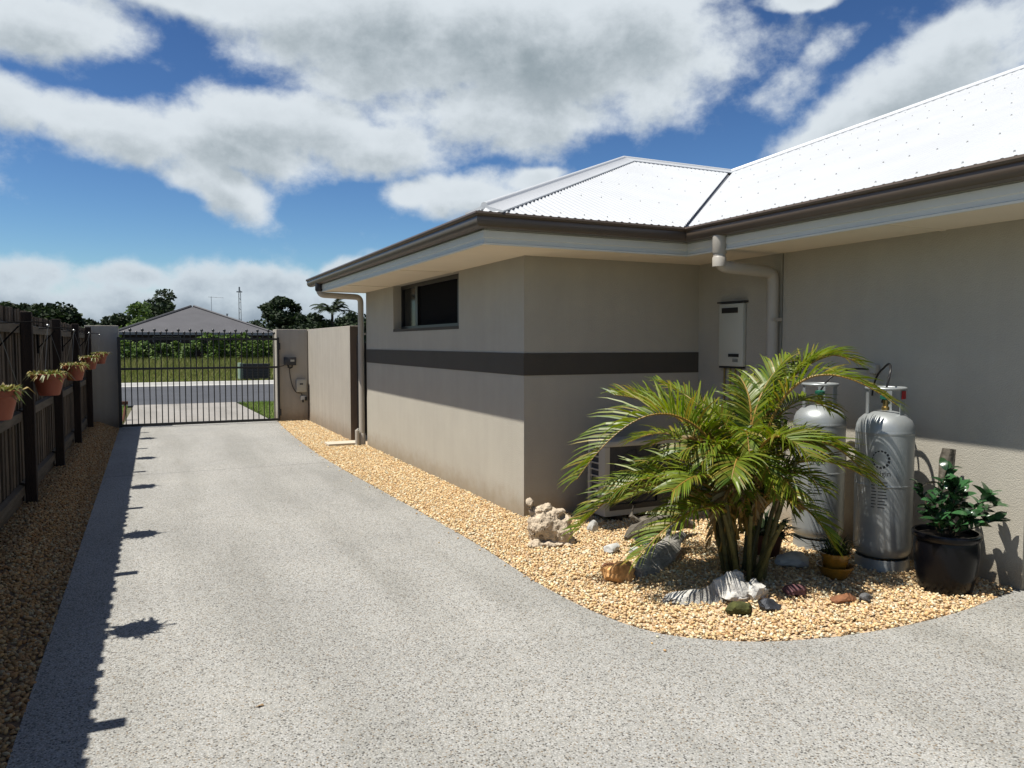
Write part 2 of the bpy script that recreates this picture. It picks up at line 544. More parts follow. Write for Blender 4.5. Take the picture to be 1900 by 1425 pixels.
m, nt, b = new_mat('dark_glass')
b.inputs['Base Color'].default_value = (0.006, 0.007, 0.008, 1)
b.inputs['Roughness'].default_value = 0.12
b.inputs['Specular IOR Level'].default_value = 0.12
M_GLASS = m
M_SCREEN = plain('fly_screen_mesh', (0.012, 0.012, 0.013), 0.9, 0.1, 40, spec=0.05)

M_DRIVE = aggregate('exposed_aggregate', 118, [(0.66, 0.65, 0.60), (0.63, 0.62, 0.57), (0.69, 0.68, 0.64), (0.66, 0.665, 0.64), (0.20, 0.185, 0.16), (0.70, 0.70, 0.67), (0.62, 0.62, 0.58), (0.17, 0.165, 0.15), (0.52, 0.51, 0.475), (0.60, 0.59, 0.55), (0.56, 0.52, 0.45), (0.60, 0.575, 0.51), (0.50, 0.47, 0.41), (0.48, 0.475, 0.45), (0.64, 0.63, 0.60), (0.33, 0.26, 0.18), (0.55, 0.55, 0.53), (0.13, 0.125, 0.12)], bump=0.45, k=0.87, tint=0.13, tint_scale=0.8)
M_APRON = aggregate('footpath_aggregate', 60, [(0.41, 0.37, 0.32), (0.38, 0.34, 0.30), (0.33, 0.29, 0.25), (0.43, 0.385, 0.34)], bump=0.2)
PEBBLES = [(min(.95, r * .87 + .34), g_ * .90 + .245, b_ * .87 + .135) for r, g_, b_ in [(0.60, 0.40, 0.19), (0.66, 0.47, 0.25), (0.72, 0.57, 0.36), (0.52, 0.31, 0.125), (0.76, 0.65, 0.47), (0.58, 0.385, 0.20), (0.38, 0.20, 0.085), (0.68, 0.50, 0.27), (0.78, 0.72, 0.60), (0.46, 0.30, 0.17)]]
M_PEBBLE = island('pebble', PEBBLES, 0.7, 0.16)
M_PEBBLE_SHADE = island('shaded_pebble', [(r * .62, g_ * .52, b_ * .42) for r, g_, b_ in PEBBLES], 0.8, 0.25)  # same gravel, with the fence's shade put into the colour
M_BEDBASE_SHADE = plain('fence_bed_base', (0.20, 0.13, 0.07), 0.95, 0.45, 45, bump=1.0, bscale=60)  # base of the fence strip, darkened likewise for shade
M_BEDBASE = plain('pebble_bed_base', (0.74, 0.55, 0.35), 0.95, 0.35, 45, bump=1.0, bscale=60)
M_FROND = island('palm_leaflet', [(0.13, 0.22, 0.018), (0.215, 0.29, 0.022), (0.08, 0.155, 0.014), (0.28, 0.31, 0.03), (0.15, 0.235, 0.02), (0.31, 0.26, 0.04)], 0.42, 0.25, trans=0.30, spec=0.38)
M_DRYFROND = island('dry_palm_leaflet', [(0.34, 0.22, 0.09), (0.26, 0.15, 0.05), (0.42, 0.33, 0.18)], 0.7, 0.2, trans=0.2)
M_SUCC = island('pot_plant_leaf', [(0.22, 0.26, 0.06), (0.32, 0.31, 0.09), (0.14, 0.19, 0.045), (0.36, 0.27, 0.10)], 0.5, 0.25, trans=0.2)
M_FERN = island('dark_fern_leaf', [(0.035, 0.07, 0.02), (0.05, 0.085, 0.022), (0.025, 0.05, 0.016)], 0.5, 0.25, trans=0.2)
M_GLOSSY = plain('glossy_leaf', (0.036, 0.105, 0.036), 0.2, 0.25, 14, spec=0.6, obj_var=0.5)
M_TREE_D = island('tree_leaf_dark', [(0.028, 0.05, 0.018), (0.042, 0.07, 0.022), (0.02, 0.036, 0.014)], 0.7, 0.3, trans=0.12)
M_TREE_L = island('tree_leaf_light', [(0.13, 0.20, 0.05), (0.17, 0.25, 0.06), (0.09, 0.15, 0.045)], 0.7, 0.3, trans=0.2)
M_BUSH = island('bush_leaf', [(0.13, 0.22, 0.04), (0.19, 0.27, 0.055), (0.085, 0.16, 0.035)], 0.7, 0.3, trans=0.2)
M_GRASS = island('verge_grass_blade', [(0.16, 0.27, 0.035), (0.21, 0.32, 0.045), (0.11, 0.20, 0.03)], 0.7, 0.25, trans=0.2)
M_DRYGRASS = island('field_grass_blade', [(0.23, 0.26, 0.065), (0.30, 0.28, 0.09), (0.15, 0.22, 0.04), (0.36, 0.31, 0.14), (0.19, 0.25, 0.05)], 0.8, 0.25, trans=0.2)


# ------------------------------------------------------------------ helpers
WL = {}


def link(o, parent=None):
    COL.objects.link(o)
    if parent is not None:
        o.parent = parent
    return o


def world_loc(o):
    v = Vector((0, 0, 0))
    while o is not None:
        v += Vector(o.location)
        o = o.parent
    return v


def tag(o, label=None, cat=None, group=None, kind=None):
    if label:
        o['label'] = label
    if cat:
        o['category'] = cat
    if group:
        o['group'] = group
    if kind:
        o['kind'] = kind
    return o


def thing(name, loc, label, cat, group=None):
    o = bpy.data.objects.new(name, None)
    o.location = loc
    o.empty_display_size = 0.1
    link(o)
    return tag(o, label, cat, group)


class MB:
    def __init__(self):
        self.v, self.f, self.mi = [], [], []

    def add(self, vs, fs, mi=0):
        o = len(self.v)
        self.v.extend(tuple(p) for p in vs)
        for f in fs:
            self.f.append(tuple(i + o for i in f))
            self.mi.append(mi)
        return self

    def box(self, x0, x1, y0, y1, z0, z1, mi=0):
        vs = [(x0, y0, z0), (x1, y0, z0), (x1, y1, z0), (x0, y1, z0), (x0, y0, z1), (x1, y0, z1), (x1, y1, z1), (x0, y1, z1)]
        return self.add(vs, [(0, 3, 2, 1), (4, 5, 6, 7), (0, 1, 5, 4), (1, 2, 6, 5), (2, 3, 7, 6), (3, 0, 4, 7)], mi)

    def bbox(self, x0, x1, y0, y1, z0, z1, r=0.004, mi=0):
        """a box with its twelve edges chamfered"""
        bm = bmesh.new()
        bmesh.ops.create_cube(bm, size=1)
        for v in bm.verts:
            v.co = Vector(((x0 + x1) / 2 + v.co.x * (x1 - x0), (y0 + y1) / 2 + v.co.y * (y1 - y0), (z0 + z1) / 2 + v.co.z * (z1 - z0)))
        bmesh.ops.bevel(bm, geom=list(bm.edges), offset=r, segments=2, affect='EDGES', profile=0.5)
        bm.verts.index_update()
        self.add([v.co for v in bm.verts], [[v.index for v in f.verts] for f in bm.faces], mi)
        bm.free()
        return self

    def prism(self, poly, z0, z1, mi=0):
        n = len(poly)
        vs = [(x, y, z0) for x, y in poly] + [(x, y, z1) for x, y in poly]
        fs = [tuple(range(n))[::-1], tuple(range(n, 2 * n))] + [(i, (i + 1) % n, n + (i + 1) % n, n + i) for i in range(n)]
        return self.add(vs, fs, mi)

    def tube(self, pts, rad, n=8, caps=True, mi=0, rn=None, seed=0.0):
        pts = [Vector(p) for p in pts]
        rads = rad if isinstance(rad, (list, tuple)) else [rad] * len(pts)
        vs, fs = [], []
        up = Vector((0.13, 0.21, 0.97))
        for i, p in enumerate(pts):
            t = (pts[min(i + 1, len(pts) - 1)] - pts[max(i - 1, 0)]).normalized()
            a = t.cross(up)
            if a.length < 0.05:
                a = t.cross(Vector((1, 0, 0)))
            a.normalize()
            b_ = t.cross(a)
            for k in range(n):
                th = 2 * math.pi * k / n
                r = rads[i]
                if rn:
                    r *= 1 + rn * mnoise.noise(Vector((math.cos(th) * 1.3 + seed, math.sin(th) * 1.3, i * 0.45)))
                vs.append(p + (a * math.cos(th) + b_ * math.sin(th)) * r)
        for i in range(len(pts) - 1):
            for k in range(n):
                k2 = (k + 1) % n
                fs.append((i * n + k, i * n + k2, (i + 1) * n + k2, (i + 1) * n + k))
        if caps:
            fs.append(tuple(range(n))[::-1])
            fs.append(tuple(range((len(pts) - 1) * n, len(pts) * n)))
        return self.add(vs, fs, mi)

    def lathe(self, prof, n=32, c=(0, 0), mi=0, cap0=True, cap1=True, noise=0.0):
        vs, fs = [], []
        for r, z in prof:
            for k in range(n):
                th = 2 * math.pi * k / n
                vs.append((c[0] + r * math.cos(th), c[1] + r * math.sin(th), z))
        for i in range(len(prof) - 1):
            for k in range(n):
                k2 = (k + 1) % n
                fs.append((i * n + k, i * n + k2, (i + 1) * n + k2, (i + 1) * n + k))
        if cap0:
            fs.append(tuple(range(n))[::-1])
        if cap1:
            fs.append(tuple(range((len(prof) - 1) * n, len(prof) * n)))
        return self.add(vs, fs, mi)

    def sphere(self, c, r, n=10, m=6, mi=0):
        prof = [(max(1e-4, r * math.sin(math.pi * i / m)), c[2] - r * math.cos(math.pi * i / m)) for i in range(m + 1)]
        return self.lathe(prof, n, (c[0], c[1]), mi, False, False)

    def build(self, name, mat, parent=None, smooth=False, angle=40, label=None):
        me = bpy.data.meshes.new(name)
        off = world_loc(parent) if parent is not None else Vector((0, 0, 0))
        me.from_pydata([(x - off.x, y - off.y, z - off.z) for x, y, z in self.v], [], self.f)
        for mm in (mat if isinstance(mat, (list, tuple)) else [mat]):
            me.materials.append(mm)
        if any(self.mi):
            me.polygons.foreach_set('material_index', self.mi)
        if smooth:
            me.polygons.foreach_set('use_smooth', [True] * len(me.polygons))
            try:
                me.set_sharp_from_angle(angle=R(angle))
            except Exception:
                pass
        me.update()
        o = bpy.data.objects.new(name, me)
        link(o, parent)
        if label:
            o['label'] = label
        return o


def np_mesh(name, V, Fidx, mat, parent=None, smooth=False):
    """V (n,3) float array, Fidx (m,k) int array of equal-sized faces"""
    me = bpy.data.meshes.new(name)
    V = np.asarray(V, np.float32)
    Fidx = np.asarray(Fidx, np.int32)
    m_, k = Fidx.shape
    me.vertices.add(len(V))
    me.vertices.foreach_set('co', V.ravel())
    me.loops.add(m_ * k)
    me.loops.foreach_set('vertex_index', Fidx.ravel())
    me.polygons.add(m_)
    me.polygons.foreach_set('loop_start', np.arange(0, m_ * k, k, dtype=np.int32))
    if smooth:
        me.polygons.foreach_set('use_smooth', np.ones(m_, bool))
    me.materials.append(mat)
    me.update(calc_edges=True)
    me.validate()
    o = bpy.data.objects.new(name, me)
    return link(o, parent)


def copy_tree(o, parent=None):
    c = o.copy()
    COL.objects.link(c)
    if parent is not None:
        c.parent = parent
    for ch in list(o.children):
        copy_tree(ch, c)
    return c


def bez(p0, p1, p2, n):
    p0, p1, p2 = Vector(p0), Vector(p1), Vector(p2)
    return [p0 * (1 - t) ** 2 + p1 * 2 * t * (1 - t) + p2 * t * t for t in [i / (n - 1) for i in range(n)]]


# ------------------------------------------------------------------ ground, drive, road, beds
BED = [(2.42, 16.45), (2.33, 15.4), (2.24, 13.2), (2.20, 11.2), (2.22, 9.6), (2.27, 8.2), (2.32, 6.7), (2.345, 5.5), (2.325, 4.6),
       (2.35, 4.05), (2.42, 3.66), (2.53, 3.40), (2.70, 3.23), (2.88, 3.11), (3.10, 3.02), (3.40, 2.95), (3.75, 2.91), (4.10, 2.905), (4.45, 2.93), (4.80, 2.985), (5.12, 3.04)]


def smooth_line(pts, n=6):
    out = []
    for i in range(len(pts) - 1):
        p0 = Vector(pts[max(i - 1, 0)]); p1 = Vector(pts[i]); p2 = Vector(pts[i + 1]); p3 = Vector(pts[min(i + 2, len(pts) - 1)])
        for k in range(n):
            t = k / n
            out.append(tuple(0.5 * ((2 * p1) + (p2 - p0) * t + (2 * p0 - 5 * p1 + 4 * p2 - p3) * t * t + (3 * p1 - p0 - 3 * p2 + p3) * t ** 3)))
    out.append(pts[-1])
    return out


BEDL = smooth_line(BED)
MB().add([(-400, -60, -0.06), (400, -60, -0.06), (400, 500, -0.06), (-400, 500, -0.06)], [(0, 1, 2, 3)]).build('ground', M_EARTH)
tag(bpy.data.objects['ground'], kind='structure')
# driveway slab with an edge along both pebble beds
poly = [(-0.52, -6.0), (8.0, -6.0), (8.0, 3.03)] + [(x, y) for x, y in BEDL[::-1]] + [(-0.52, 16.45)]
o = MB().prism(poly[::1], -0.055, 0.0).build('driveway', M_DRIVE)
tag(o, 'grey exposed aggregate concrete driveway', None, None, 'structure')
for yc in (10.35,):
    tag(MB().box(-0.515, 2.2, yc, yc + .004, -0.004, 0.0008).build('driveway_joint', M_GREYROCK), kind='structure')
# threshold strip under the gate, then the apron to the road
tag(MB().box(-0.52, 2.42, 16.452, 16.72, -0.055, 0.012).build('gate_threshold', M_STRIP), kind='structure')
ap = MB().prism([(-0.47, 16.722), (2.30, 16.722), (2.14, 22.2), (-0.36, 22.2)], -0.055, 0.004).build('apron_pavement', M_APRON)
tag(ap, kind='structure')
tag(MB().box(-90, 90, 22.2, 31.7, -0.055, -0.012).build('road', M_ASPHALT), kind='structure')
kb = MB()
kb.prism([(0, 0)], 0, 0) if False else None
for (x0, x1) in ((-90, 90),):
    kb.add([(x0, 31.7, -0.055), (x1, 31.7, -0.055), (x1, 31.7, 0.0), (x0, 31.7, 0.0), (x0, 31.95, 0.02), (x1, 31.95, 0.02), (x0, 32.05, 0.12), (x1, 32.05, 0.12), (x0, 32.3, 0.13), (x1, 32.3, 0.13), (x0, 32.3, -0.055), (x1, 32.3, -0.055)],
           [(0, 1, 2, 3), (3, 2, 5, 4), (4, 5, 7, 6), (6, 7, 9, 8), (8, 9, 11, 10)])
tag(kb.build('kerb', M_KERB), kind='structure')
tag(MB().box(-120, 120, 32.302, 58.0, -0.055, 0.10).build('field', M_FIELD), kind='structure')
tag(MB().box(-14, -0.55, 16.9, 22.19, -0.055, -0.015).box(2.36, 20, 16.9, 22.19, -0.055, -0.015).build('verge', M_FIELD), kind='structure')

# bed bases
bb = MB()
n = len(BEDL)
vs = [(x, y, -0.012) for x, y in BEDL] + [(5.3, y, -0.008) for x, y in BEDL]
bb.add(vs, [(i, n + i, n + i + 1, i + 1)[::-1] for i in range(n - 1)])
tag(bb.build('pebble_bed_soil', M_BEDBASE), kind='structure')


def left_bed_z(x):
    t = min(1, max(0, (-0.53 - x) / 0.40))
    return -0.012 + 0.135 * t * t * (3 - 2 * t)


bb = MB()
xs = [-0.525, -0.6, -0.68, -0.76, -0.84, -0.92, -1.0, -1.25]
for i in range(len(xs) - 1):
    o_ = len(bb.v)
    bb.add([(xs[i], -3, left_bed_z(xs[i])), (xs[i], 16.42, left_bed_z(xs[i])), (xs[i + 1], 16.42, left_bed_z(xs[i + 1])), (xs[i + 1], -3, left_bed_z(xs[i + 1]))], [(0, 1, 2, 3)])
tag(bb.build('fence_bed_soil', M_BEDBASE_SHADE), kind='structure')

# pebbles
bm = bmesh.new()
bmesh.ops.create_icosphere(bm, subdivisions=1, radius=1.0)
ICO_V = np.array([v.co[:] for v in bm.verts])
ICO_F = np.array([[v.index for v in f.verts] for f in bm.faces])
bm.free()


def pebbles(name, P, size, mat, flat=0.62):
    n = len(P)
    V = np.repeat(ICO_V[None], n, 0)
    V = V * (1 + rng.uniform(-0.22, 0.22, (n, len(ICO_V), 1)))
    s = size[:, None] * np.stack([rng.uniform(.85, 1.25, n), rng.uniform(.62, .95, n), rng.uniform(.45, flat + .15, n)], 1)
    V = V * s[:, None, :]
    # random orientation: yaw and some tilt
    a = rng.uniform(0, 2 * np.pi, n); t = rng.normal(0, .35, n); u = rng.normal(0, .35, n)
    ca, sa, ct, st, cu, su = np.cos(a), np.sin(a), np.cos(t), np.sin(t), np.cos(u), np.sin(u)
    Z, O = np.zeros(n), np.ones(n)
    Rz = np.stack([np.stack([ca, -sa, Z], 1), np.stack([sa, ca, Z], 1), np.stack([Z, Z, O], 1)], 1)
    Rx = np.stack([np.stack([O, Z, Z], 1), np.stack([Z, ct, -st], 1), np.stack([Z, st, ct], 1)], 1)
    Ry = np.stack([np.stack([cu, Z, su], 1), np.stack([Z, O, Z], 1), np.stack([-su, Z, cu], 1)], 1)
    M = Rz @ Rx @ Ry
    V = np.einsum('nij,nkj->nki', M, V) + P[:, None, :]
    F = (ICO_F[None] + (np.arange(n) * len(ICO_V))[:, None, None]).reshape(-1, 3)
    return np_mesh(name, V.reshape(-1, 3), F, mat, None, True)


def in_poly(x, y, poly):
    inside = np.zeros(len(x), bool)
    px, py = np.array([p[0] for p in poly]), np.array([p[1] for p in poly])
    j = len(poly) - 1
    for i in range(len(poly)):
        c = ((py[i] > y) != (py[j] > y)) & (x < (px[j] - px[i]) * (y - py[i]) / (py[j] - py[i] + 1e-12) + px[i])
        inside ^= c
        j = i
    return inside


bedpoly = BEDL + [(4.97, 6.27), (3.1, 6.27), (3.1, 12.6), (3.02, 16.3)]
bedpoly = BEDL + [(5.09, 3.04), (5.09, 6.27), (3.09, 6.27), (3.09, 11.9), (2.99, 12.6), (2.99, 16.3), (2.42, 16.3)]
NX = 118000
x = rng.uniform(2.15, 5.1, NX); y = rng.uniform(2.88, 16.4, NX)
k = in_poly(x, y, bedpoly)
x, y = x[k], y[k]
hump = 0.05 * np.exp(-(((x - 3.7) / .7) ** 2 + ((y - 4.2) / .8) ** 2))


def bed_z(x, y):
    return 0.05 * math.exp(-(((x - 3.7) / .7) ** 2 + ((y - 4.2) / .8) ** 2))


z = -0.004 + rng.uniform(0, 0.016, len(x)) + hump
sz = rng.uniform(0.0062, 0.0138, len(x))
extra = rng.random(len(x)) < .03
sz[extra] *= 1.35
o = pebbles('pebble_gravel', np.stack([x, y, z], 1), sz, M_PEBBLE)
tag(o, 'tan and cream loose pebbles along the house wall and round the palm', 'gravel', None, 'stuff')
# low mound under the pebbles of the palm corner
mb = MB(); GX = 24
xs_ = np.linspace(2.5, 4.96, GX); ys_ = np.linspace(3.1, 6.2, GX)
for j in range(GX):
    for i in range(GX):
        mb.v.append((xs_[i], ys_[j], bed_z(xs_[i], ys_[j]) - 0.007))
for j in range(GX - 1):
    for i in range(GX - 1):
        cx, cy = (xs_[i] + xs_[i + 1]) / 2, (ys_[j] + ys_[j + 1]) / 2
        if in_poly(np.array([cx]), np.array([cy]), BEDL + [(5.0, 6.3), (3.0, 6.3)])[0]:
            a = j * GX + i
            mb.f.append((a, a + 1, a + GX + 1, a + GX)); mb.mi.append(0)
tag(mb.build('pebble_mound_soil', M_BEDBASE, smooth=True), kind='structure')

NX = 25000
x = rng.uniform(-1.12, -0.525, NX); y = rng.uniform(2.6, 16.35, NX)
lb = np.array([left_bed_z(a) for a in x])
o = pebbles('fence_pebble_gravel', np.stack([x, y, lb + rng.uniform(-0.002, .014, NX)], 1), rng.uniform(.0095, .018, NX), M_PEBBLE_SHADE)
tag(o, 'shaded brown pebble strip at the foot of the paling fence', 'gravel', None, 'stuff')
# a few strays on the concrete
NS = 70
yy = rng.uniform(3, 15, NS)
xx = np.array([np.interp(v, [p[1] for p in BEDL[::-1] if p[0] < 2.5], [p[0] for p in BEDL[::-1] if p[0] < 2.5]) for v in yy]) - rng.exponential(.05, NS)
o = pebbles('stray_pebble_gravel', np.stack([xx, yy, np.full(NS, .006)], 1), rng.uniform(.007, .013, NS), M_PEBBLE)
tag(o, 'few stray pebbles scattered on the driveway edge', 'gravel', None, 'stuff')

# ------------------------------------------------------------------ the house
TP = math.tan(R(22.5))
house = thing('house', (3.1, 6.27, 0), 'beige rendered house with white corrugated hip roof and bronze gutters', 'house')
XW, YF, XR = 3.1, 6.27, 5.09
ZS = 2.40
# left (sunlit) wall with the high window opening
w = MB()
Y0, Y1, ZB = 7.89, 10.38, 1.795
w.box(XW, XW + 0.24, YF, Y0, -0.05, ZS)
w.box(XW, XW + 0.24, Y1, 11.85, -0.05, ZS)
w.box(XW, XW + 0.24, Y0, Y1, -0.05, ZB)
w.build('wall', M_WALL, house)
w = MB()
w.box(XW + 0.24, XR + 0.24, YF, YF + 0.24, -0.05, ZS)
w.build('wall', M_WALL, house)
w = MB()
w.box(XR, XR + 0.24, 5.137, YF, -0.05, ZS)
w.build('wall', M_WALL, house)
w = MB()
w.box(XR, XR + 0.24, 3.003, 5.123, -0.05, ZS)
w.build('wall', M_WALL, house)
MB().box(XR + 0.012, XR + 0.03, 5.123, 5.137, -0.05, ZS).build('control_joint', M_GREYSLOT, house)
w = MB()
w.box(XW + 0.24, 9.0, 11.6, 11.85, -0.05, ZS)
w.build('wall', M_WALL, house)
w = MB()
w.box(XR + 0.24, 9.0, 3.003, 3.24, -0.05, ZS)
w.build('wall', M_WALL, house)
MB().box(XW, XW + 0.24, YF, 11.85, ZS + .0012, 2.50).box(XW + .24, XR + .24, YF, YF + .24, ZS + .0012, 2.50).build('lintel', M_WALL, house)
# painted band, 6 mm proud
bd = MB()
bd.box(XW - 0.006, XW + 0.02, YF - 0.006, 11.85, 1.31, 1.515)
bd.box(XW + 0.02, XR, YF - 0.006, YF + 0.02, 1.31, 1.515)
bd.build('wall_band', M_BAND, house)
# window
win = MB()
XG = XW + 0.115
win.box(XG, XG + 0.05, Y0, Y1, ZB, ZB + 0.045)
win.box(XG, XG + 0.05, Y0, Y1, ZS - 0.05, ZS)
for ya, yb in ((Y0, Y0 + .045), (Y1 - .045, Y1), (8.10, 8.19), (9.63, 9.72)):
    win.box(XG - (0.012 if 8 < ya < 10 else 0), XG + 0.05, ya, yb, ZB + 0.045, ZS - 0.05)
win_o = win.build('window', M_FRAME, house)
for ya, yb in ((Y0 + .045, 8.10), (8.19, 9.63), (9.72, Y1 - .045)):
    MB().box(XG + 0.02, XG + 0.03, ya, yb, ZB + 0.045, ZS - 0.05).build('pane', M_SCREEN if ya > 8.15 and ya < 9 else M_GLASS, win_o)
MB().box(XW - 0.004, XG, Y0, Y1, ZB - 0.03, ZB + 0.004).build('sill', M_BAND, win_o)
# soffit sheets
sf = MB()
sf.box(2.45, XW + 0.0, 5.65, 12.0, ZS, ZS + 0.012)
sf.box(XW, 4.45, 5.65, YF, ZS + 0.0005, ZS + 0.0125)
sf.box(4.45, XR, -2.0, YF, ZS, ZS + 0.012)
sf.box(XW, 4.5, 11.85, 12.0, ZS, ZS + 0.012)
sf.build('soffit', M_SOFFIT, house)
for yy in (8.05, 10.45):
    MB().box(2.46, XW, yy, yy + 0.03, ZS - 0.006, ZS).build('soffit_joiner', M_SOFFIT, house)
for yy in (3.6, 1.2):
    MB().box(4.46, XR, yy, yy + 0.03, ZS - 0.006, ZS).build('soffit_joiner', M_SOFFIT, house)


def sweep(name, prof, mat, smooth=True, yend=12.0):
    """profile (d outward, z) swept along the eaves: far corner, near corner, inner corner, past the frame"""
    path = [(2.43, yend, -1, 0), (2.43, 5.63, -1, -1), (4.43, 5.63, -1, -1), (4.43, -2.0, -1, 0)]
    mbx = MB()
    n = len(prof)
    for (x, y, dx, dy) in path:
        for d, z in prof:
            mbx.v.append((x + dx * d, y + dy * d, z))
    for i in range(len(path) - 1):
        for k in range(n):
            k2 = (k + 1) % n
            mbx.f.append((i * n + k, (i + 1) * n + k, (i + 1) * n + k2, i * n + k2)); mbx.mi.append(0)
    mbx.f.append(tuple(range(n))); mbx.mi.append(0)
    mbx.f.append(tuple(range(3 * n, 4 * n))[::-1]); mbx.mi.append(0)
    return mbx.build(name, mat, house, smooth, 35)


sweep('fascia', [(0, 2.39), (0.012, 2.388), (0.014, 2.402), (0.004, 2.408), (0.004, 2.440), (0.010, 2.446), (0.010, 2.500), (0.0, 2.506), (0, 2.60), (-0.02, 2.60), (-0.02, 2.39)], M_FASCIA, False)
sweep('gutter', [(0.012, 2.625), (0.012, 2.512), (0.05, 2.508), (0.085, 2.517), (0.103, 2.540), (0.108, 2.575), (0.104, 2.592), (0.118, 2.598), (0.126, 2.612), (0.120, 2.628), (0.106, 2.626), (0.100, 2.610),
                 (0.098, 2.575), (0.092, 2.545), (0.078, 2.528), (0.05, 2.520), (0.022, 2.524), (0.020, 2.625)], M_GUTTER, True, 12.55)


# roof: corrugated sheets built as real waves
def zl(x):   # plane rising towards +x from the left eave
    return 2.635 + (x - 2.34) * TP


def zf(y):
    return 2.635 + (y - 5.53) * TP


def zr(x):
    return 2.635 + (x - 4.34) * TP


S = 3.98
AP = (2.34 + S, 5.53 + S)
PV = (4.34 + S, 5.53 + S)
PITCH, AMP = 0.076, 0.008


def corr(poly, axis, zfun, name):
    """columns along `axis` ('x' or 'y'); each column spans the polygon across the slope"""
    pts = np.array(poly)
    a = 0 if axis == 'x' else 1
    lo, hi = pts[:, a].min(), pts[:, a].max()
    step = PITCH / 6
    cols = np.arange(lo + 0.001, hi, step)
    V, Fq = [], []
    prev = None
    for c in cols:
        hits = []
        for i in range(len(poly)):
            p, q = poly[i], poly[(i + 1) % len(poly)]
            if (p[a] <= c) != (q[a] <= c):
                t = (c - p[a]) / (q[a] - p[a])
                hits.append(p[1 - a] + t * (q[1 - a] - p[1 - a]))
        if len(hits) < 2:
            prev = None
            continue
        h0, h1 = min(hits), max(hits)
        dz = AMP * math.cos(2 * math.pi * c / PITCH)
        i0 = len(V)
        for h in (h0, h1):
            xy = (c, h) if axis == 'x' else (h, c)
            V.append((xy[0], xy[1], zfun(*xy) + dz))
        if prev is not None:
            Fq.append((prev, i0, i0 + 1, prev + 1))
        prev = i0
    mbx = MB(); mbx.v = V; mbx.f = Fq; mbx.mi = [0] * len(Fq)
    return mbx.build(name, M_ROOF, house, True, 80)


VG = 0.03   # half gap at the valley
corr([(2.34, 5.51), (4.34 - VG * 1.6, 5.51), (PV[0] - VG * 1.6, PV[1]), AP], 'x', lambda x, y: zf(y), 'roof_sheet')
YN = -9.0
HK = (13.37 - YN) / 2
PK = (4.34 + HK, 13.37 - HK)
corr([(4.32, 5.53 - VG * 1.6), (4.32, YN), PK, (PV[0], PV[1] - VG * 1.6)], 'y', lambda x, y: zr(x), 'roof_sheet')
fl = MB()
fl.add([(2.32, 5.53, zl(2.32)), (2.32, 12.5, zl(2.32)), (AP[0], AP[1], zl(AP[0]))], [(0, 2, 1)])
fl.add([(2.34, 12.5, 2.635), (8.4, 12.5, 2.635), (PV[0], PV[1], zl(AP[0])), (AP[0], AP[1], zl(AP[0]))], [(0, 3, 2, 1)])
fl.add([(PV[0], PV[1], zr(PV[0])), (PK[0], PK[1], zr(PK[0])), (24, PK[1], zr(PK[0])), (24, 13.37, 2.635), (PV[0], 13.37, 2.635)], [(0, 4, 3, 2, 1)])
fl.add([(4.34, YN, 2.635), (24, YN, 2.635), (24, PK[1], zr(PK[0])), (PK[0], PK[1], zr(PK[0]))], [(0, 1, 2, 3)])
fl.build('roof_sheet', M_ROOF, house)


def cap(p, q, na, nb, name, wdt=0.17, rr=0.028):
    """a folded ridge or hip cap: two flanges and a rolled top; na, nb point down the two slopes"""
    p, q, na, nb = Vector(p), Vector(q), Vector(na).normalized(), Vector(nb).normalized()
    up = Vector((0, 0, 1))
    sec = [na * wdt + up * -0.004, na * wdt + up * 0.008, na * 0.035 + up * 0.012]
    for k in range(7):
        th = math.pi * k / 6
        h = (na - nb)
        h.z = 0
        h.normalize()
        sec.append(h * (rr * math.cos(th)) + up * (0.012 + rr * 0.9 * math.sin(th)))
    sec += [nb * 0.035 + up * 0.012, nb * wdt + up * 0.008, nb * wdt + up * -0.004]
    mbx = MB()
    n = len(sec)
    mbx.v = [p + s for s in sec] + [q + s for s in sec]
    for i in range(n - 1):
        mbx.f.append((i, i + 1, n + i + 1, n + i)); mbx.mi.append(0)
    mbx.f.append(tuple(range(n))); mbx.mi.append(0)
    return mbx.build(name, M_ROOF, house, True, 50)


hz = zf(AP[1])
cap((2.42, 5.61, zl(2.42) + 0.012), (AP[0], AP[1], hz + 0.012), (0.7, -0.7 , -0.7 * TP), (-0.7, 0.7, -0.7 * TP), 'hip_cap')
cap((AP[0], AP[1], hz + .012), (PV[0], PV[1], hz + .012), (0, -1, -TP), (0, 1, -TP), 'ridge_cap')
cap((PV[0] - .1, PV[1] + .1, zr(PV[0]) - .03), (PK[0], PK[1], zr(PK[0]) + .012), (-.7, -.7, -.7 * TP), (.7, .7, -.7 * TP), 'hip_cap')
# valley tray
vt = MB()
vt.add([(4.34, 5.53, 2.605), (PV[0], PV[1], hz - .03), (PV[0] - .14, PV[1], hz - .005), (4.34 - .14, 5.53, 2.63), (4.34, 5.53 - .14, 2.63), (PV[0], PV[1] - .14, hz - .005)], [(0, 1, 2, 3), (0, 4, 5, 1)])
vt.build('valley_gutter', M_VALLEY, house)
# roof screws: rows across the corrugation crests, along the battens
sc = MB()


def screw(p):
    r = 0.0068
    vs = [(p[0] + r * math.cos(a), p[1] + r * math.sin(a), p[2] - .003) for a in [i * math.pi / 3 for i in range(6)]]
    vs += [(p[0] + r * .7 * math.cos(a), p[1] + r * .7 * math.sin(a), p[2] + .009) for a in [i * math.pi / 3 for i in range(6)]]
    sc.add(vs, [(i, (i + 1) % 6, 6 + (i + 1) % 6, 6 + i) for i in range(6)] + [tuple(range(6, 12))])


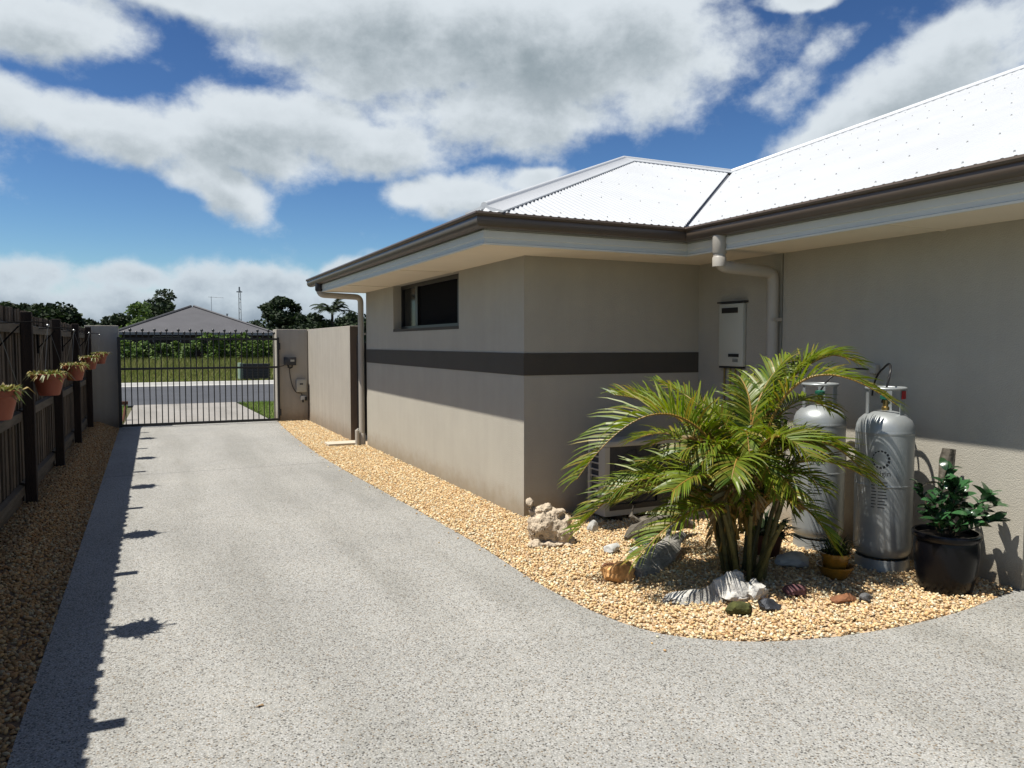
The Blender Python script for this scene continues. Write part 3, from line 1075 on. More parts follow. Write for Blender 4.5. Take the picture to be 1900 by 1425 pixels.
crest = lambda c: round(c / PITCH) * PITCH
for r_, yy in enumerate((5.62, 6.45, 7.3, 8.15, 9.0, 9.4)):
    c = 2.34 + (yy - 5.53) + 0.2 + (r_ % 2) * .11
    while c < 4.34 + (yy - 5.53) - .12:
        cx = crest(c); screw((cx, yy, zf(yy) + AMP)); c += PITCH * 3
for r_, xx in enumerate((4.43, 5.25, 6.1, 6.95, 7.8, 8.65, 9.5, 10.35)):
    c = 5.53 + (xx - 4.34) - .15
    if xx > PV[0]:
        c = 13.37 - (xx - 4.34) - .2
    while c > -1.5:
        cy = crest(c); screw((xx, cy, zr(xx) + AMP)); c -= PITCH * (3 if r_ % 2 else 4)
so = sc.build('roof_screws', M_SCREW, house)
so['kind'] = 'stuff'


def downpipe(pts, rad, name='downpipe'):
    """a round pipe with swept elbows at its corners"""
    P = [Vector(p) for p in pts]
    path = [P[0]]
    for i in range(1, len(P) - 1):
        a = (P[i - 1] - P[i]).normalized(); b_ = (P[i + 1] - P[i]).normalized()
        path += bez(P[i] + a * .085, P[i], P[i] + b_ * .085, 7)
    path.append(P[-1])
    return MB().tube(path, rad, 16).build(name, M_PIPE, house, True, 50)


dp = downpipe([(2.385, 11.9, 2.51), (2.385, 11.9, 2.35), (3.035, 11.93, 2.33), (3.035, 11.93, 0.0)], 0.045)
MB().lathe([(0.046, 2.40), (0.06, 2.42), (0.06, 2.515)], 16, (2.385, 11.9)).build('pipe_outlet', M_DARKGREY, dp, True)
MB().lathe([(0.056, -0.02), (0.056, .17), (0.047, .19)], 16, (3.035, 11.93)).tube([(2.95, 11.89, -.02), (2.95, 11.89, .24), (2.965, 11.90, .262)], [.034, .034, .02], 12).build('pipe_socket', M_PIPE, dp, True)
MB().box(3.02, 3.1, 11.875, 11.985, 1.74, 1.77).build('pipe_bracket', M_PIPE, dp)
dp = downpipe([(4.40, 5.16, 2.51), (4.40, 5.16, 2.26), (5.03, 5.185, 2.235), (5.03, 5.185, 0.0)], 0.052)
MB().lathe([(0.053, 2.36), (0.060, 2.37), (0.060, 2.515)], 16, (4.40, 5.16)).build('pipe_outlet', M_PIPE, dp, True)
MB().lathe([(0.058, 2.255), (0.059, 2.33), (0.053, 2.34)], 16, (4.40, 5.16), 0, False, False).build('pipe_collar', M_PIPE, dp, True)
MB().box(4.985, 5.09, 5.126, 5.244, 1.80, 1.83).build('pipe_bracket', M_PIPE, dp)

# ------------------------------------------------------------------ gas water heater on the wall
t = thing('water_heater', (5.09, 5.74, 1.37), 'flat cream gas water heater panel on the shaded wall under the eave', 'water heater')
MB().bbox(5.045, 5.088, 5.575, 5.91, 1.385, 1.985, 0.008).build('casing', M_CREAM, t, True, 30)
MB().box(5.028, 5.088, 5.55, 5.92, 1.990, 2.006).build('rain_cap', M_DARKGREY, t)
MB().box(5.038, 5.0445, 5.645, 5.865, 1.895, 1.945).build('flue_outlet', M_GREYSLOT, t)
MB().box(5.038, 5.0445, 5.625, 5.765, 1.475, 1.505).build('control_panel', M_GREYSLOT, t)
lg = MB()
for zz in (1.452, 1.44, 1.428):
    lg.box(5.0415, 5.0445, 5.635, 5.71, zz, zz + .005)
lg.build('label_print', M_PRINT, t)['kind'] = 'stuff'
MB().box(5.05, 5.088, 5.58, 5.905, 1.366, 1.3835).build('base_tray', M_DARKGREY, t)
for yy in (5.63, 5.70, 5.77, 5.85):
    MB().tube([(5.07, yy, 1.366), (5.07, yy, 0.0)], 0.009, 8).build('water_pipe', M_BRASS, t, True)

# ------------------------------------------------------------------ condenser
t = thing('air_conditioner', (4.1, 5.92, 0), 'beige outdoor air conditioner condenser standing behind the palm', 'air conditioner')
AX0, AX1, AY0, AY1, AZ0, AZ1 = 3.66, 4.48, 5.77, 6.07, 0.05, 0.725
fr = MB()
fr.bbox(AX0, AX1, AY0, AY1, AZ1 - .05, AZ1, .01)
fr.box(AX0 + .002, AX1 - .002, AY0 + .002, AY1 - .002, AZ0, AZ0 + .05)
fr.box(AX0 + .001, AX0 + .05, AY0 + .001, AY0 + .11, AZ0 + .05, AZ1 - .05)
fr.box(AX0 + .001, AX0 + .04, AY1 - .04, AY1 - .001, AZ0 + .05, AZ1 - .05)
fr.build('casing', M_ACPANEL, t, True, 30)
MB().box(AX0 + .05, AX1 - .002, AY0 + .001, AY0 + .02, AZ0 + .05, AZ0 + .10).box(AX1 - .25, AX1 - .001, AY0 + .001, AY1 - .001, AZ0 + .10, AZ1 - .05).build('front_panel_shade', M_DARKGREY, t)  # right panel and bottom strip coloured dark to stand for shade behind the palm
MB().box(AX0 + .02, AX1 - .26, AY0 + .02, AY1 - .03, AZ0 + .05, AZ1 - .05).build('coil', M_ACCOIL, t)
for i in range(9):
    zz = AZ0 + .10 + i * .06
    MB().box(AX0 + .004, AX0 + .016, AY0 + .11, AY1 - .04, zz, zz + .012).build('side_bar', M_ACPANEL, t)
gr = MB()
cx, cz = AX0 + .33, AZ0 + .345
for r in (.05, .10, .15, .20, .25):
    pts = [(cx + r * math.cos(a), AY0 - .012, cz + r * math.sin(a)) for a in [i * math.pi / 16 for i in range(33)]]
    gr.tube(pts, .004, 5)
for a in range(8):
    gr.tube([(cx, AY0 - .012, cz), (cx + .26 * math.cos(a * math.pi / 4), AY0 - .002, cz + .26 * math.sin(a * math.pi / 4))], .004, 5)
gr.build('fan_guard', M_BLACK, t)
for fx_ in (AX0 + .12, AX1 - .16):
    MB().box(fx_, fx_ + .06, AY0 - .01, AY1 + .01, -0.02, AZ0).build('foot', M_BLACK, t)

# ------------------------------------------------------------------ gas bottles


def text_mesh(body, size):
    cu = bpy.data.curves.new('txt', 'FONT')
    cu.body = body
    cu.size = size
    cu.align_x = 'CENTER'
    cu.resolution_u = 3
    ob = bpy.data.objects.new('txt', cu)
    COL.objects.link(ob)
    dg = bpy.context.evaluated_depsgraph_get()
    me = bpy.data.meshes.new_from_object(ob.evaluated_get(dg))
    vs = [tuple(v.co) for v in me.vertices]
    fs = [tuple(p.vertices) for p in me.polygons]
    bpy.data.objects.remove(ob)
    bpy.data.meshes.remove(me)
    return vs, fs


def gas_bottle(cx, cy, label, ang, tagged):
    t = thing('gas_bottle', (cx, cy, 0), label, 'gas bottle', 'tall silver gas bottles against the wall')
    r = 0.192
    body = [(0.02, 0.085), (0.12, 0.087), (0.165, 0.10), (0.185, 0.13), (r, 0.17), (r, 0.18), (r, .594), (r, 0.60), (r + .0015, .603), (r + .0015, .612), (r, .615), (r, .621), (r, .958), (r, 0.965), (r + .002, .97), (r + .002, .985), (r, .99), (r, .994), (0.186, 1.03), (0.172, 1.063), (0.14, 1.095), (0.10, 1.115), (0.05, 1.126), (0.035, 1.128)]
    MB().lathe(body, 48, (cx, cy)).build('body', M_GAS, t, True, 50)
    fr_ = MB().lathe([(0.176, 0.0), (0.182, 0.005), (0.176, 0.085), (0.168, .085), (0.170, 0.01), (0.165, 0.0)], 48, (cx, cy), 0, False, False)
    fr_.build('foot_ring', M_GAS, t, True, 50)
    # shroud: two uprights and a ring handle
    cs = MB()
    ring = [(cx + .128 * math.cos(a), cy + .128 * math.sin(a), 1.285) for a in [i * math.pi / 16 for i in range(33)]]
    cs.tube(ring, .011, 8)
    for k in range(3):
        a = ang + (1.15, -1.15, math.pi)[k]
        p = []
        for s in (-.22, -.11, 0, .11, .22):
            for z_ in (1.095, 1.285):
                p.append((cx + .128 * math.cos(a + s), cy + .128 * math.sin(a + s), z_))
        q = [(x_ + (cx - x_) * .05, y_ + (cy - y_) * .05, z_) for x_, y_, z_ in p]
        cs.add(p + q, [(2 * i, 2 * i + 2, 2 * i + 3, 2 * i + 1) for i in range(4)] + [(10 + 2 * i, 11 + 2 * i, 13 + 2 * i, 12 + 2 * i) for i in range(4)] + [(0, 1, 11, 10), (8, 18, 19, 9)])
    cs.build('collar', M_GAS, t, True, 50)
    vv = MB()
    vv.lathe([(0.026, 1.125), (0.026, 1.15), (0.018, 1.155), (0.018, 1.20)], 14, (cx, cy))
    vo = vv.build('valve', M_BRASS, t, True)
    kn = MB()
    kn.lathe([(0.012, 1.198), (0.012, 1.205), (0.036, 1.208), (0.038, 1.232), (0.02, 1.238)], 10, (cx, cy))
    kn.tube([(cx, cy, 1.175), (cx + .05, cy + .02, 1.178)], .014, 8)
    kn.build('valve_knob', M_GREENV, vo, True, 30)
    if tagged:
        a = ang + 1.15
        p = []
        for s in (-.17, 0, .17):
            for z_ in (1.215, 1.272):
                p.append((cx + .137 * math.cos(a + s), cy + .137 * math.sin(a + s), z_))
        p += [(cx + (x_ - cx) * .96, cy + (y_ - cy) * .96, z_) for x_, y_, z_ in p]
        MB().add(p, [(0, 2, 3, 1), (2, 4, 5, 3), (6, 7, 9, 8), (8, 9, 11, 10), (0, 1, 7, 6), (4, 10, 11, 5), (1, 3, 9, 7), (3, 5, 11, 9), (0, 6, 8, 2), (2, 8, 10, 4)]).build('warning_tag', M_RED, t)
    # print: ring emblem, word, and a block of small lines
    pr = MB()

    def wrap(u, v, lift=.0012):
        th = ang + u / r
        return (cx + (r + lift) * math.cos(th), cy + (r + lift) * math.sin(th), v)
    zc = 0.80
    for kdash in range(15):
        a0 = kdash * 2 * math.pi / 15
        wd = .007 + .011 * (0.5 + .5 * math.cos(a0 - .1 + .6))
        pts = []
        for s in range(4):
            a = a0 + s * .095
            for rr in (.052, .052 + wd):
                pts.append(wrap(rr * math.cos(a) * .9, zc + rr * math.sin(a)))
        pr.add(pts, [(2 * i, 2 * i + 1, 2 * i + 3, 2 * i + 2) for i in range(3)])
    vs, fs = text_mesh('origin', 0.052)
    pr.add([wrap(x_ + .008, .685 + y_) for x_, y_, z_ in vs], fs)
    for i in range(9):
        for (u0, u1) in ((-.055, -.02), (-.012, .05)):
            v0 = .635 - i * .022
            u1j = u1 - random.uniform(0, .018)
            k = 4
            pts = []
            for s in range(k + 1):
                u = u0 + (u1j - u0) * s / k
                pts += [wrap(u, v0), wrap(u, v0 + .006)]
            pr.add(pts, [(2 * s, 2 * s + 2, 2 * s + 3, 2 * s + 1) for s in range(k)])
    pr.build('printed_lettering', M_PRINT, t)['kind'] = 'stuff'
    return t


a_cam = math.atan2(-3.77, -4.74)
gas_bottle(4.735, 3.77, 'taller looking silver gas bottle with red tag on its collar, nearer the camera', a_cam - .12, True)
gas_bottle(4.735, 4.36, 'silver gas bottle half hidden by palm fronds, without a red tag', math.atan2(-4.36, -4.735) - .1, False)
# hose between the bottles and the wall
t = thing('gas_hose', (4.9, 4.1, 1.3), 'thin black gas hose arching above the silver bottles', 'hose')
MB().tube(bez((4.735, 3.80, 1.18), (4.74, 3.68, 1.55), (4.97, 3.98, 1.42), 14) + bez((4.97, 3.98, 1.42), (5.05, 4.13, 1.36), (5.06, 4.15, 1.20), 8)[1:], .0075, 8).build('hose', M_HOSE, t, True)
MB().tube(bez((4.735, 4.38, 1.18), (4.76, 4.30, 1.45), (5.06, 4.17, 1.40), 14), .0075, 8).build('hose', M_HOSE, t, True)
MB().bbox(5.04, 5.088, 4.11, 4.18, 1.37, 1.44, .008).build('regulator', M_PIPE, t, True)

# ------------------------------------------------------------------ boundary walls and gate
t = thing('boundary_wall', (2.7, 16.4, 0), 'right hand rendered boundary wall turning from the gate pier towards the house', 'wall')
MB().bbox(2.385, 3.01, 16.28, 16.76, -.05, 1.90, .006).build('pier', M_PIER, t)
MB().bbox(3.022, 3.215, 12.62, 16.5, -.05, 1.90, .006).build('long_wall', M_PIER, t)
MB().box(3.024, 3.213, 12.612, 12.6195, 0.0, 1.893).build('wall_end', M_PIERD, t)
t = thing('gate_pillar', (-0.76, 16.45, 0), 'left hand rendered gate pillar between paling fence and black gate', 'pillar')
MB().bbox(-1.06, -0.50, 16.35, 16.60, -.05, 1.945, .006).build('pillar_body', M_PIER, t)
t = thing('side_gate', (3.2, 12.5, 0), 'narrow black side gate seen edge on beside the downpipe', 'gate')
sg = MB()
sg.box(3.13, 3.17, 12.44, 12.60, .05, 1.62)
sg.tube([(3.15, 12.52, 1.60), (3.145, 12.52, 1.72), (3.165, 12.52, 1.80), (3.20, 12.52, 1.86), (3.24, 12.52, 1.87)], .028, 8)
sg.build('stile', M_BLACK, t)
MB().box(3.172, 3.9, 12.48, 12.52, .08, 1.60).build('panel', M_BLACK, t)

GY = 16.22
gate = thing('driveway_gate', (0.95, GY, 0), 'black steel driveway gate with spear topped bars, closed', 'gate')
MB().box(-0.52, -0.465, GY - .025, GY + .025, .02, 1.73).build('stile', M_BLACK, gate)
MB().box(2.388, 2.428, GY - .025, GY + .025, .02, 1.73).build('stile', M_BLACK, gate)
for (za, zb) in ((.03, .075), (1.105, 1.145), (1.675, 1.715)):
    MB().box(-0.465, 2.388, GY - .02, GY + .02, za, zb).build('rail', M_BLACK, gate)
NP = 27
p0 = f0 = None
for i in range(NP):
    xx = -0.402 + i * (2.325 + .402) / (NP - 1)
    tall = i % 2 == 1
    if p0 is None:
        p0 = MB().box(xx - .0095, xx + .0095, GY - .0085, GY + .0085, .076, 1.786).build('picket', M_BLACK, gate)
        f0 = MB().lathe([(.012, 1.785), (.014, 1.79), (.027, 1.80), (.029, 1.815), (.020, 1.832), (.004, 1.848)], 8, (xx, GY)).build('finial', M_BLACK, p0, True)
        x_first = xx
    else:
        c = p0.copy(); COL.objects.link(c); c.parent = gate
        c.location = (xx - x_first, 0, 0)
        c2 = f0.copy(); COL.objects.link(c2); c2.parent = c
        if tall:
            c.scale = (1, 1, 1.028)
for zz in (1.55, .20):
    MB().box(2.405, 2.44, GY - .055, GY + .05, zz - .05, zz + .05).tube([(2.43, GY - .05, zz - .07), (2.43, GY - .05, zz + .07)], .016, 8).build('hinge', M_BLACK, gate)

t = thing('gate_control_box', (2.62, 16.27, 1.2), 'small black control box on the gate pier beside the bars', 'control box')
MB().bbox(2.52, 2.76, 16.17, 16.278, 1.16, 1.33, .01).build('housing', M_DARKGREY, t, True, 30)
MB().box(2.64, 2.72, 16.164, 16.1695, 1.235, 1.275).build('display', M_BEIGEBOX, t)
MB().tube([(2.60, 16.2, 1.16), (2.60, 16.2, 1.12), (2.64, 16.2, 1.105), (2.68, 16.2, 1.12), (2.68, 16.2, 1.16)], .018, 8).build('bracket', M_BLACK, t, True)
MB().tube(bez((2.53, 16.22, 1.17), (2.48, 16.2, 1.13), (2.40, 16.22, 1.14), 8), .008, 6).build('arm', M_BLACK, t, True)
t = thing('intercom_box', (2.86, 16.27, .7), 'pale plastic box with small dark screen low on the gate pier', 'box')
MB().bbox(2.76, 2.965, 16.185, 16.278, .60, .865, .014).build('housing', M_BEIGEBOX, t, True, 30)
MB().box(2.825, 2.89, 16.18, 16.1845, .755, .785).build('screen', M_DARKGREY, t)
t = thing('power_outlet', (2.9, 16.27, .45), 'white weatherproof power outlet with black plug under the pale box', 'power outlet')
MB().bbox(2.845, 2.955, 16.215, 16.278, .43, .52, .01).build('cover', M_WHITEP, t, True, 30)
MB().bbox(2.925, 2.975, 16.19, 16.2145, .42, .50, .008).build('plug', M_BLACK, t, True, 30)
MB().bbox(2.87, 2.905, 16.195, 16.2145, .385, .44, .008).build('plug', M_BLACK, t, True, 30)
t = thing('power_cable', (2.7, 16.26, .9), 'thin dark cable hanging between black and pale boxes on pier', 'cable')
MB().tube(bez((2.63, 16.262, 1.12), (2.66, 16.262, .66), (2.78, 16.262, .585), 14) + [Vector((2.86, 16.262, .575)), Vector((2.885, 16.262, .53))], .007, 6).build('cable', M_HOSE, t, True)

MBp = MB().bbox(2.50, 3.0, 11.90, 12.22, 0.004, .045, .006)
tag(MBp.build('paving_slab', M_PAVER), 'pale cream paving slab lying in pebbles before the downpipe', 'paving slab')

# ------------------------------------------------------------------ paling fence


def fx(y):
    return -1.125 + 0.0088 * (y - 3.5)


fence = thing('paling_fence', (-1.1, 9.5, 0), 'dark weathered timber paling fence along the shaded pebble strip', 'fence')
pal_meshes = []
for k in range(6):
    a = MB()
    wdt = .098
    h = 1.86
    a.add([(0, -wdt / 2, 0), (0, wdt / 2, 0), (.016, wdt / 2, 0), (.016, -wdt / 2, 0), (0, -wdt / 2, h), (0, wdt / 2 - .002, h + .002 * (k - 2)), (.016, wdt / 2, h + .002 * (k - 2)), (.016, -wdt / 2, h)],
          [(0, 1, 2, 3), (4, 7, 6, 5), (0, 4, 5, 1), (1, 5, 6, 2), (2, 6, 7, 3), (3, 7, 4, 0)])
    ob = a.build('paling', M_FENCE)
    pal_meshes.append(ob.data)
    bpy.data.objects.remove(ob)
y = 1.0
i = 0
while y < 16.34:
    o = bpy.data.objects.new('paling', pal_meshes[random.randrange(6)])
    link(o, fence)
    back = i % 2
    o.location = (fx(y) - .03 - .018 * back - (-1.1) + random.uniform(-.002, .002), y - 9.5, .03 + random.uniform(-.006, .006) + (.035 if y < 9.0 else 0))
    o.rotation_euler = (random.uniform(-.003, .003), random.uniform(-.004, .004), random.uniform(-.03, .03))
    y += .088
    i += 1
posts = [1.25] + [3.59 + 2.345 * k for k in range(6)]
for yy in posts:
    MB().bbox(fx(yy) + .036, fx(yy) + .126, yy - .045, yy + .045, -.05, 1.895, .006).build('post', M_POST, fence)
pe = posts + [16.3]
for a_, b_ in zip(pe[:-1], pe[1:]):
    for zz in (.22, .90, 1.70):
        x0 = fx(a_) - .010
        x1 = fx(b_) - .010
        ya, yb = a_ + .0605, b_ - .0605
        m_ = MB()
        m_.add([(x0, ya, zz), (x0 + .045, ya, zz), (x1 + .045, yb, zz), (x1, yb, zz), (x0, ya, zz + .09), (x0 + .045, ya, zz + .078), (x1 + .045, yb, zz + .078), (x1, yb, zz + .09)],
               [(0, 3, 2, 1), (4, 5, 6, 7), (0, 1, 5, 4), (1, 2, 6, 5), (2, 3, 7, 6), (3, 0, 4, 7)])
        m_.build('rail', M_RAIL, fence)
    m_ = MB()
    m_.add([(fx(a_) - .012, ya, -.03), (fx(a_) + .012, ya, -.03), (fx(b_) + .012, yb, -.03), (fx(b_) - .012, yb, -.03), (fx(a_) - .012, ya, .19), (fx(a_) + .012, ya, .19), (fx(b_) + .012, yb, .19), (fx(b_) - .012, yb, .19)],
           [(0, 3, 2, 1), (4, 5, 6, 7), (0, 1, 5, 4), (1, 2, 6, 5), (2, 3, 7, 6), (3, 0, 4, 7)])
    m_.build('plinth_board', M_RAIL, fence)
POTY = [4.74, 7.11, 9.49, 11.86, 14.33]
for yy in POTY:
    MB().tube([(fx(yy) + .02, yy, 1.76), (-.80, yy, 1.775), (-.72, yy, 1.765), (-.715, yy, 1.735)], .0045, 6).tube([(fx(yy) + .02, yy, 1.55), (fx(yy) + .18, yy, 1.74)], .006, 6).box(fx(yy) + .01, fx(yy) + .03, yy - .02, yy + .02, 1.50, 1.80).build('hanging_bracket', M_BRACK, fence)
    MB().sphere((-.715, yy, 1.745), .013, 8, 6).build('bracket_knob', M_WIRE, fence)

# hanging pots


def leafy(mb_, c, n, rad, ln, wd, up=0.6, droop=0.3, seed=0, z0=0.0):
    rr = random.Random(seed)
    for i in range(n):
        a = rr.uniform(0, 6.283)
        r0 = rad * math.sqrt(rr.random())
        b_ = Vector((c[0] + r0 * math.cos(a), c[1] + r0 * math.sin(a), c[2] + z0))
        a2 = a + rr.uniform(-.8, .8)
        e = rr.uniform(up - .45, up + .5)
        L_ = ln * rr.uniform(.6, 1.2)
        d = Vector((math.cos(a2) * math.cos(e), math.sin(a2) * math.cos(e), math.sin(e)))
        sd = Vector((-math.sin(a2), math.cos(a2), rr.uniform(-.3, .3))).normalized() * wd * .5
        m1 = b_ + d * L_ * .5
        tp = b_ + d * L_ + Vector((0, 0, -droop * L_))
        mb_.add([b_ - sd * .3, b_ + sd * .3, m1 + sd, tp, m1 - sd], [(0, 1, 2, 4), (4, 2, 3)])
    return mb_


def hanging_pot(y, scale, seed, label, tilt=0):
    t = thing('hanging_pot', (-.72, y, 1.2), label, 'hanging pot', 'terracotta pots hanging along the fence')
    s = scale
    zt = 1.36 + tilt
    prof = [(.001, zt - .165), (.062, zt - .165), (.072, zt - .160), (.098, zt - .06), (.105, zt - .04), (.108, zt - .036), (.118, zt - .034), (.121, zt - .002), (.118, zt), (.110, zt), (.106, zt - .03), (.001, zt - .035)]
    prof = [(r * s, zt + (z_ - zt) * s) for r, z_ in prof]
    pot = MB().lathe(prof, 28, (-.72, y), 0, False, False).build('pot', M_TERRA, t, True, 35)
    MB().lathe([(.104 * s, zt - .028), (.001, zt - .012)], 18, (-.72, y), 0, False, False).build('soil', M_SOIL, pot, True)
    pl = leafy(MB(), (-.72, y, zt - .03), 230, .095 * s, .075, .017, .9, .30, seed, .01)
    pl = leafy(pl, (-.72, y, zt - .02), 70, .115 * s, .10, .016, .35, .6, seed + 50, .01)
    pl.build('plant', M_SUCC, t)
    hw = MB()
    for k in range(3):
        a = k * 2.094 + .4
        hw.tube([(-.72 + .115 * s * math.cos(a), y + .115 * s * math.sin(a), zt - .01), (-.715, y, 1.738)], .0014, 5)
    hw.build('hanger', M_WIRE, t)
    return t


labs = ['terracotta hanging pot cut by the left picture edge', 'largest looking whole terracotta hanging pot, second along the fence', 'terracotta hanging pot in the middle of the row of five',
        'terracotta hanging pot second from the gate pillar', 'terracotta hanging pot hanging nearest the gate pillar']
for i, yy in enumerate(POTY):
    hanging_pot(yy, (.95, 1.04, 1.0, .98, 1.02)[i], 20 + i, labs[i], (0, 0, .01, .055, .08)[i])

# ------------------------------------------------------------------ palm
PCX, PCY = 3.60, 3.92
CR = Vector((math.cos(math.atan(675 / 1421)), -math.sin(math.atan(675 / 1421)), 0))   # across
CD = Vector((CR.y * -1, CR.x, 0))                                                      # away from the drive
palm = thing('golden_cane_palm', (PCX, PCY, 0), 'bushy clumping palm with arching yellow green fronds in the pebble corner', 'palm')
PXM = 0.00362


def pp(px, py, dep=0.0):
    """place in the palm: across, height and depth measured from its foot"""
    return Vector((PCX, PCY, 0)) + CR * ((px - 1385) * PXM) * (1 + dep / 5.1) + CD * dep + Vector((0, 0, (1085 - py) * PXM * (1 + dep / 5.1) - dep * 0.0))


def frond(b0, c0, t0, leaf, seed, mat=M_FROND, n=34, open_=0.85, wid=.0155, lift=0.0):
    rr = random.Random(seed)
    path = bez(b0, c0, t0, 26)
    # droop near the tip
    mbx = MB()
    mbx.tube(path, [0.011 * (1 - .86 * i / 25) + .0012 for i in range(26)], 6, True, 1)
    total = sum((path[i + 1] - path[i]).length for i in range(25))
    start = 0.20
    for s in range(n):
        f = start + (1 - start) * (s + .3) / n
        idx = min(24.999, f * 25)
        i = int(idx)
        p = path[i].lerp(path[i + 1], idx - i)
        tg = (path[i + 1] - path[i]).normalized()
        side = tg.cross(Vector((0, 0, 1)))
        if side.length < .1:
            side = tg.cross(CD)
        side.normalize()
        upv = side.cross(tg).normalized()
        g_ = (f - start) / (1 - start)
        L0 = leaf * (0.50 + 1.0 * math.sin(min(1, (g_ * .82 + .16)) * math.pi) * .62) * (1 - .30 * g_)
        for sg_ in (-1, 1):
            if rr.random() < .04:
                continue
            L_ = L0 * rr.uniform(.86, 1.12)
            fw = .42 + .75 * g_
            d = (tg * fw + side * sg_ * open_ + upv * (rr.uniform(.28, .60) + lift)).normalized()
            w_ = wid * rr.uniform(.8, 1.15)
            nrm = d.cross(side * sg_ + upv * .4)
            wv = tg - d * tg.dot(d)
            if wv.length < .05:
                wv = upv
            wv = (wv.normalized() + upv * rr.uniform(-.5, .5)).normalized()
            q = p + Vector((0, 0, .002 * sg_))
            droop = rr.uniform(.15, .50)
            ks = (0.0, .22, .5, .78, 1.0)
            ws_ = (.35, 1.0, .95, .6, 0.0)
            pts = []
            for kk, ww in zip(ks, ws_):
                c_ = q + d * (L_ * kk) + Vector((0, 0, -droop * L_ * kk ** 2.2))
                if ww:
                    pts += [c_ - wv * (w_ * .5 * ww), c_ + wv * (w_ * .5 * ww)]
                else:
                    pts.append(c_)
            mbx.add(pts, [(0, 1, 3, 2), (2, 3, 5, 4), (4, 5, 7, 6), (6, 7, 8)])
    return mbx.build('frond', [mat, M_RACHIS], palm)


# canes
rc = random.Random(5)
tops = []
for k in range(17):
    a = k * 2.4
    r0 = .03 + .115 * math.sqrt(k / 17)
    bx, by = PCX + r0 * math.cos(a), PCY + r0 * math.sin(a)
    ln = rc.uniform(.45, .85)
    tx, ty = PCX + (r0 + .10 * rc.random() + .05) * math.cos(a) * 1.5, PCY + (r0 + .10 * rc.random() + .05) * math.sin(a) * 1.5
    pts, rad = [], []
    base = Vector((bx, by, bed_z(bx, by) - .02)); top = Vector((tx, ty, ln))
    NR = 14
    for i in range(NR):
        f = i / (NR - 1)
        pts.append(base.lerp(top, f) + Vector((math.cos(a), math.sin(a), 0)) * -.02 * math.sin(f * math.pi))
        rad.append((.0185 - .007 * f) * (1.0 + (.13 if i % 2 else -.05)))
    MB().tube(pts, rad, 9).build('cane', M_CANE, palm, True, 60)
    tops.append(top)

FR = [
    # base, control, tip (across, height, depth), leaflet length
    ((1360, 885, 0.0), (1230, 650, -.05), (1058, 880, -.15), .37),
    ((1350, 920, 0.1), (1200, 830, .0), (1068, 985, -.05), .29),
    ((1350, 930, 0.0), (1235, 830, -.2), (1100, 900, -.25), .27),
    ((1360, 960, -.05), (1265, 870, -.35), (1140, 1000, -.45), .26),
    ((1410, 850, 0.0), (1450, 600, -.1), (1632, 728, -.30), .29),
    ((1400, 860, 0.1), (1400, 740, .15), (1480, 690, .25), .34),
    ((1405, 880, -.05), (1490, 740, -.15), (1600, 880, -.15), .30),
    ((1390, 880, -.05), (1395, 740, -.25), (1450, 800, -.52), .30),
    ((1405, 910, 0.0), (1480, 810, -.1), (1585, 870, -.20), .26),
    ((1350, 890, 0.15), (1290, 770, .3), (1165, 765, .35), .33),
    ((1375, 880, 0.2), (1370, 790, .4), (1270, 765, .7), .30),
    ((1400, 940, -.05), (1460, 870, -.25), (1520, 990, -.35), .22),
    ((1355, 930, -.05), (1290, 820, -.30), (1200, 868, -.50), .26),
    ((1410, 880, 0.15), (1480, 720, .3), (1570, 800, .40), .28),
    ((1375, 900, -.05), (1345, 780, -.3), (1310, 845, -.50), .27),
    ((1390, 890, .1), (1415, 760, .1), (1395, 730, .3), .28),
    ((1360, 930, .05), (1300, 830, .0), (1190, 870, .05), .28),
    ((1370, 900, .0), (1330, 790, -.1), (1240, 820, -.25), .30),
    ((1395, 890, .0), (1430, 800, .0), (1500, 820, -.1), .28),
    ((1350, 950, -.05), (1270, 890, -.2), (1195, 975, -.25), .24),
    ((1385, 890, .05), (1370, 800, .05), (1325, 770, .2), .26),
    ((1410, 900, .2), (1500, 800, .4), (1560, 880, .55), .25),
    ((1370, 910, .2), (1310, 810, .5), (1225, 880, .75), .26),
    ((1410, 850, .1), (1480, 620, .15), (1600, 690, .1), .27),
    ((1400, 860, .1), (1440, 690, .05), (1545, 668, .05), .28),
    ((1390, 960, .1), (1460, 900, .2), (1490, 960, .3), .20),
    ((1340, 940, .05), (1230, 860, -.05), (1120, 930, -.1), .26),
    ((1350, 960, .1), (1260, 900, .15), (1170, 950, .2), .24),
]
for i, (b_, c_, t_, lf) in enumerate(FR):
    frond(pp(*b_), pp(*c_), pp(*t_), lf * 1.14, 100 + i, n=46 if lf > .26 else 36, wid=.0140, lift=.35 if i < 2 or i == 9 else 0)
rf_ = random.Random(77)
for i in range(20):
    ax = rf_.uniform(-1, 1)
    b_ = (1385 + ax * 25, 890 + rf_.uniform(-20, 60), rf_.uniform(-.12, .25))
    t_ = (1385 + ax * 150 + rf_.uniform(-25, 25), 900 + rf_.uniform(-90, 70), rf_.uniform(-.45, .5))
    c_ = ((b_[0] + t_[0]) / 2, min(b_[1], t_[1]) - rf_.uniform(40, 90), (b_[2] + t_[2]) / 2)
    frond(pp(*b_), pp(*c_), pp(*t_), rf_.uniform(.19, .27), 400 + i, n=26)
for i in range(9):
    a0 = -1 + i / 4
    frond(pp(1385 + a0 * 32, 985 + rf_.uniform(-30, 20), rf_.uniform(-.05, .15)), pp(1385 + a0 * 70, 905 + rf_.uniform(-20, 20), rf_.uniform(-.1, .2)),
          pp(1385 + a0 * 115 + rf_.uniform(-10, 10), 965 + rf_.uniform(-45, 35), rf_.uniform(-.25, .3)), rf_.uniform(.14, .19), 500 + i, n=20)
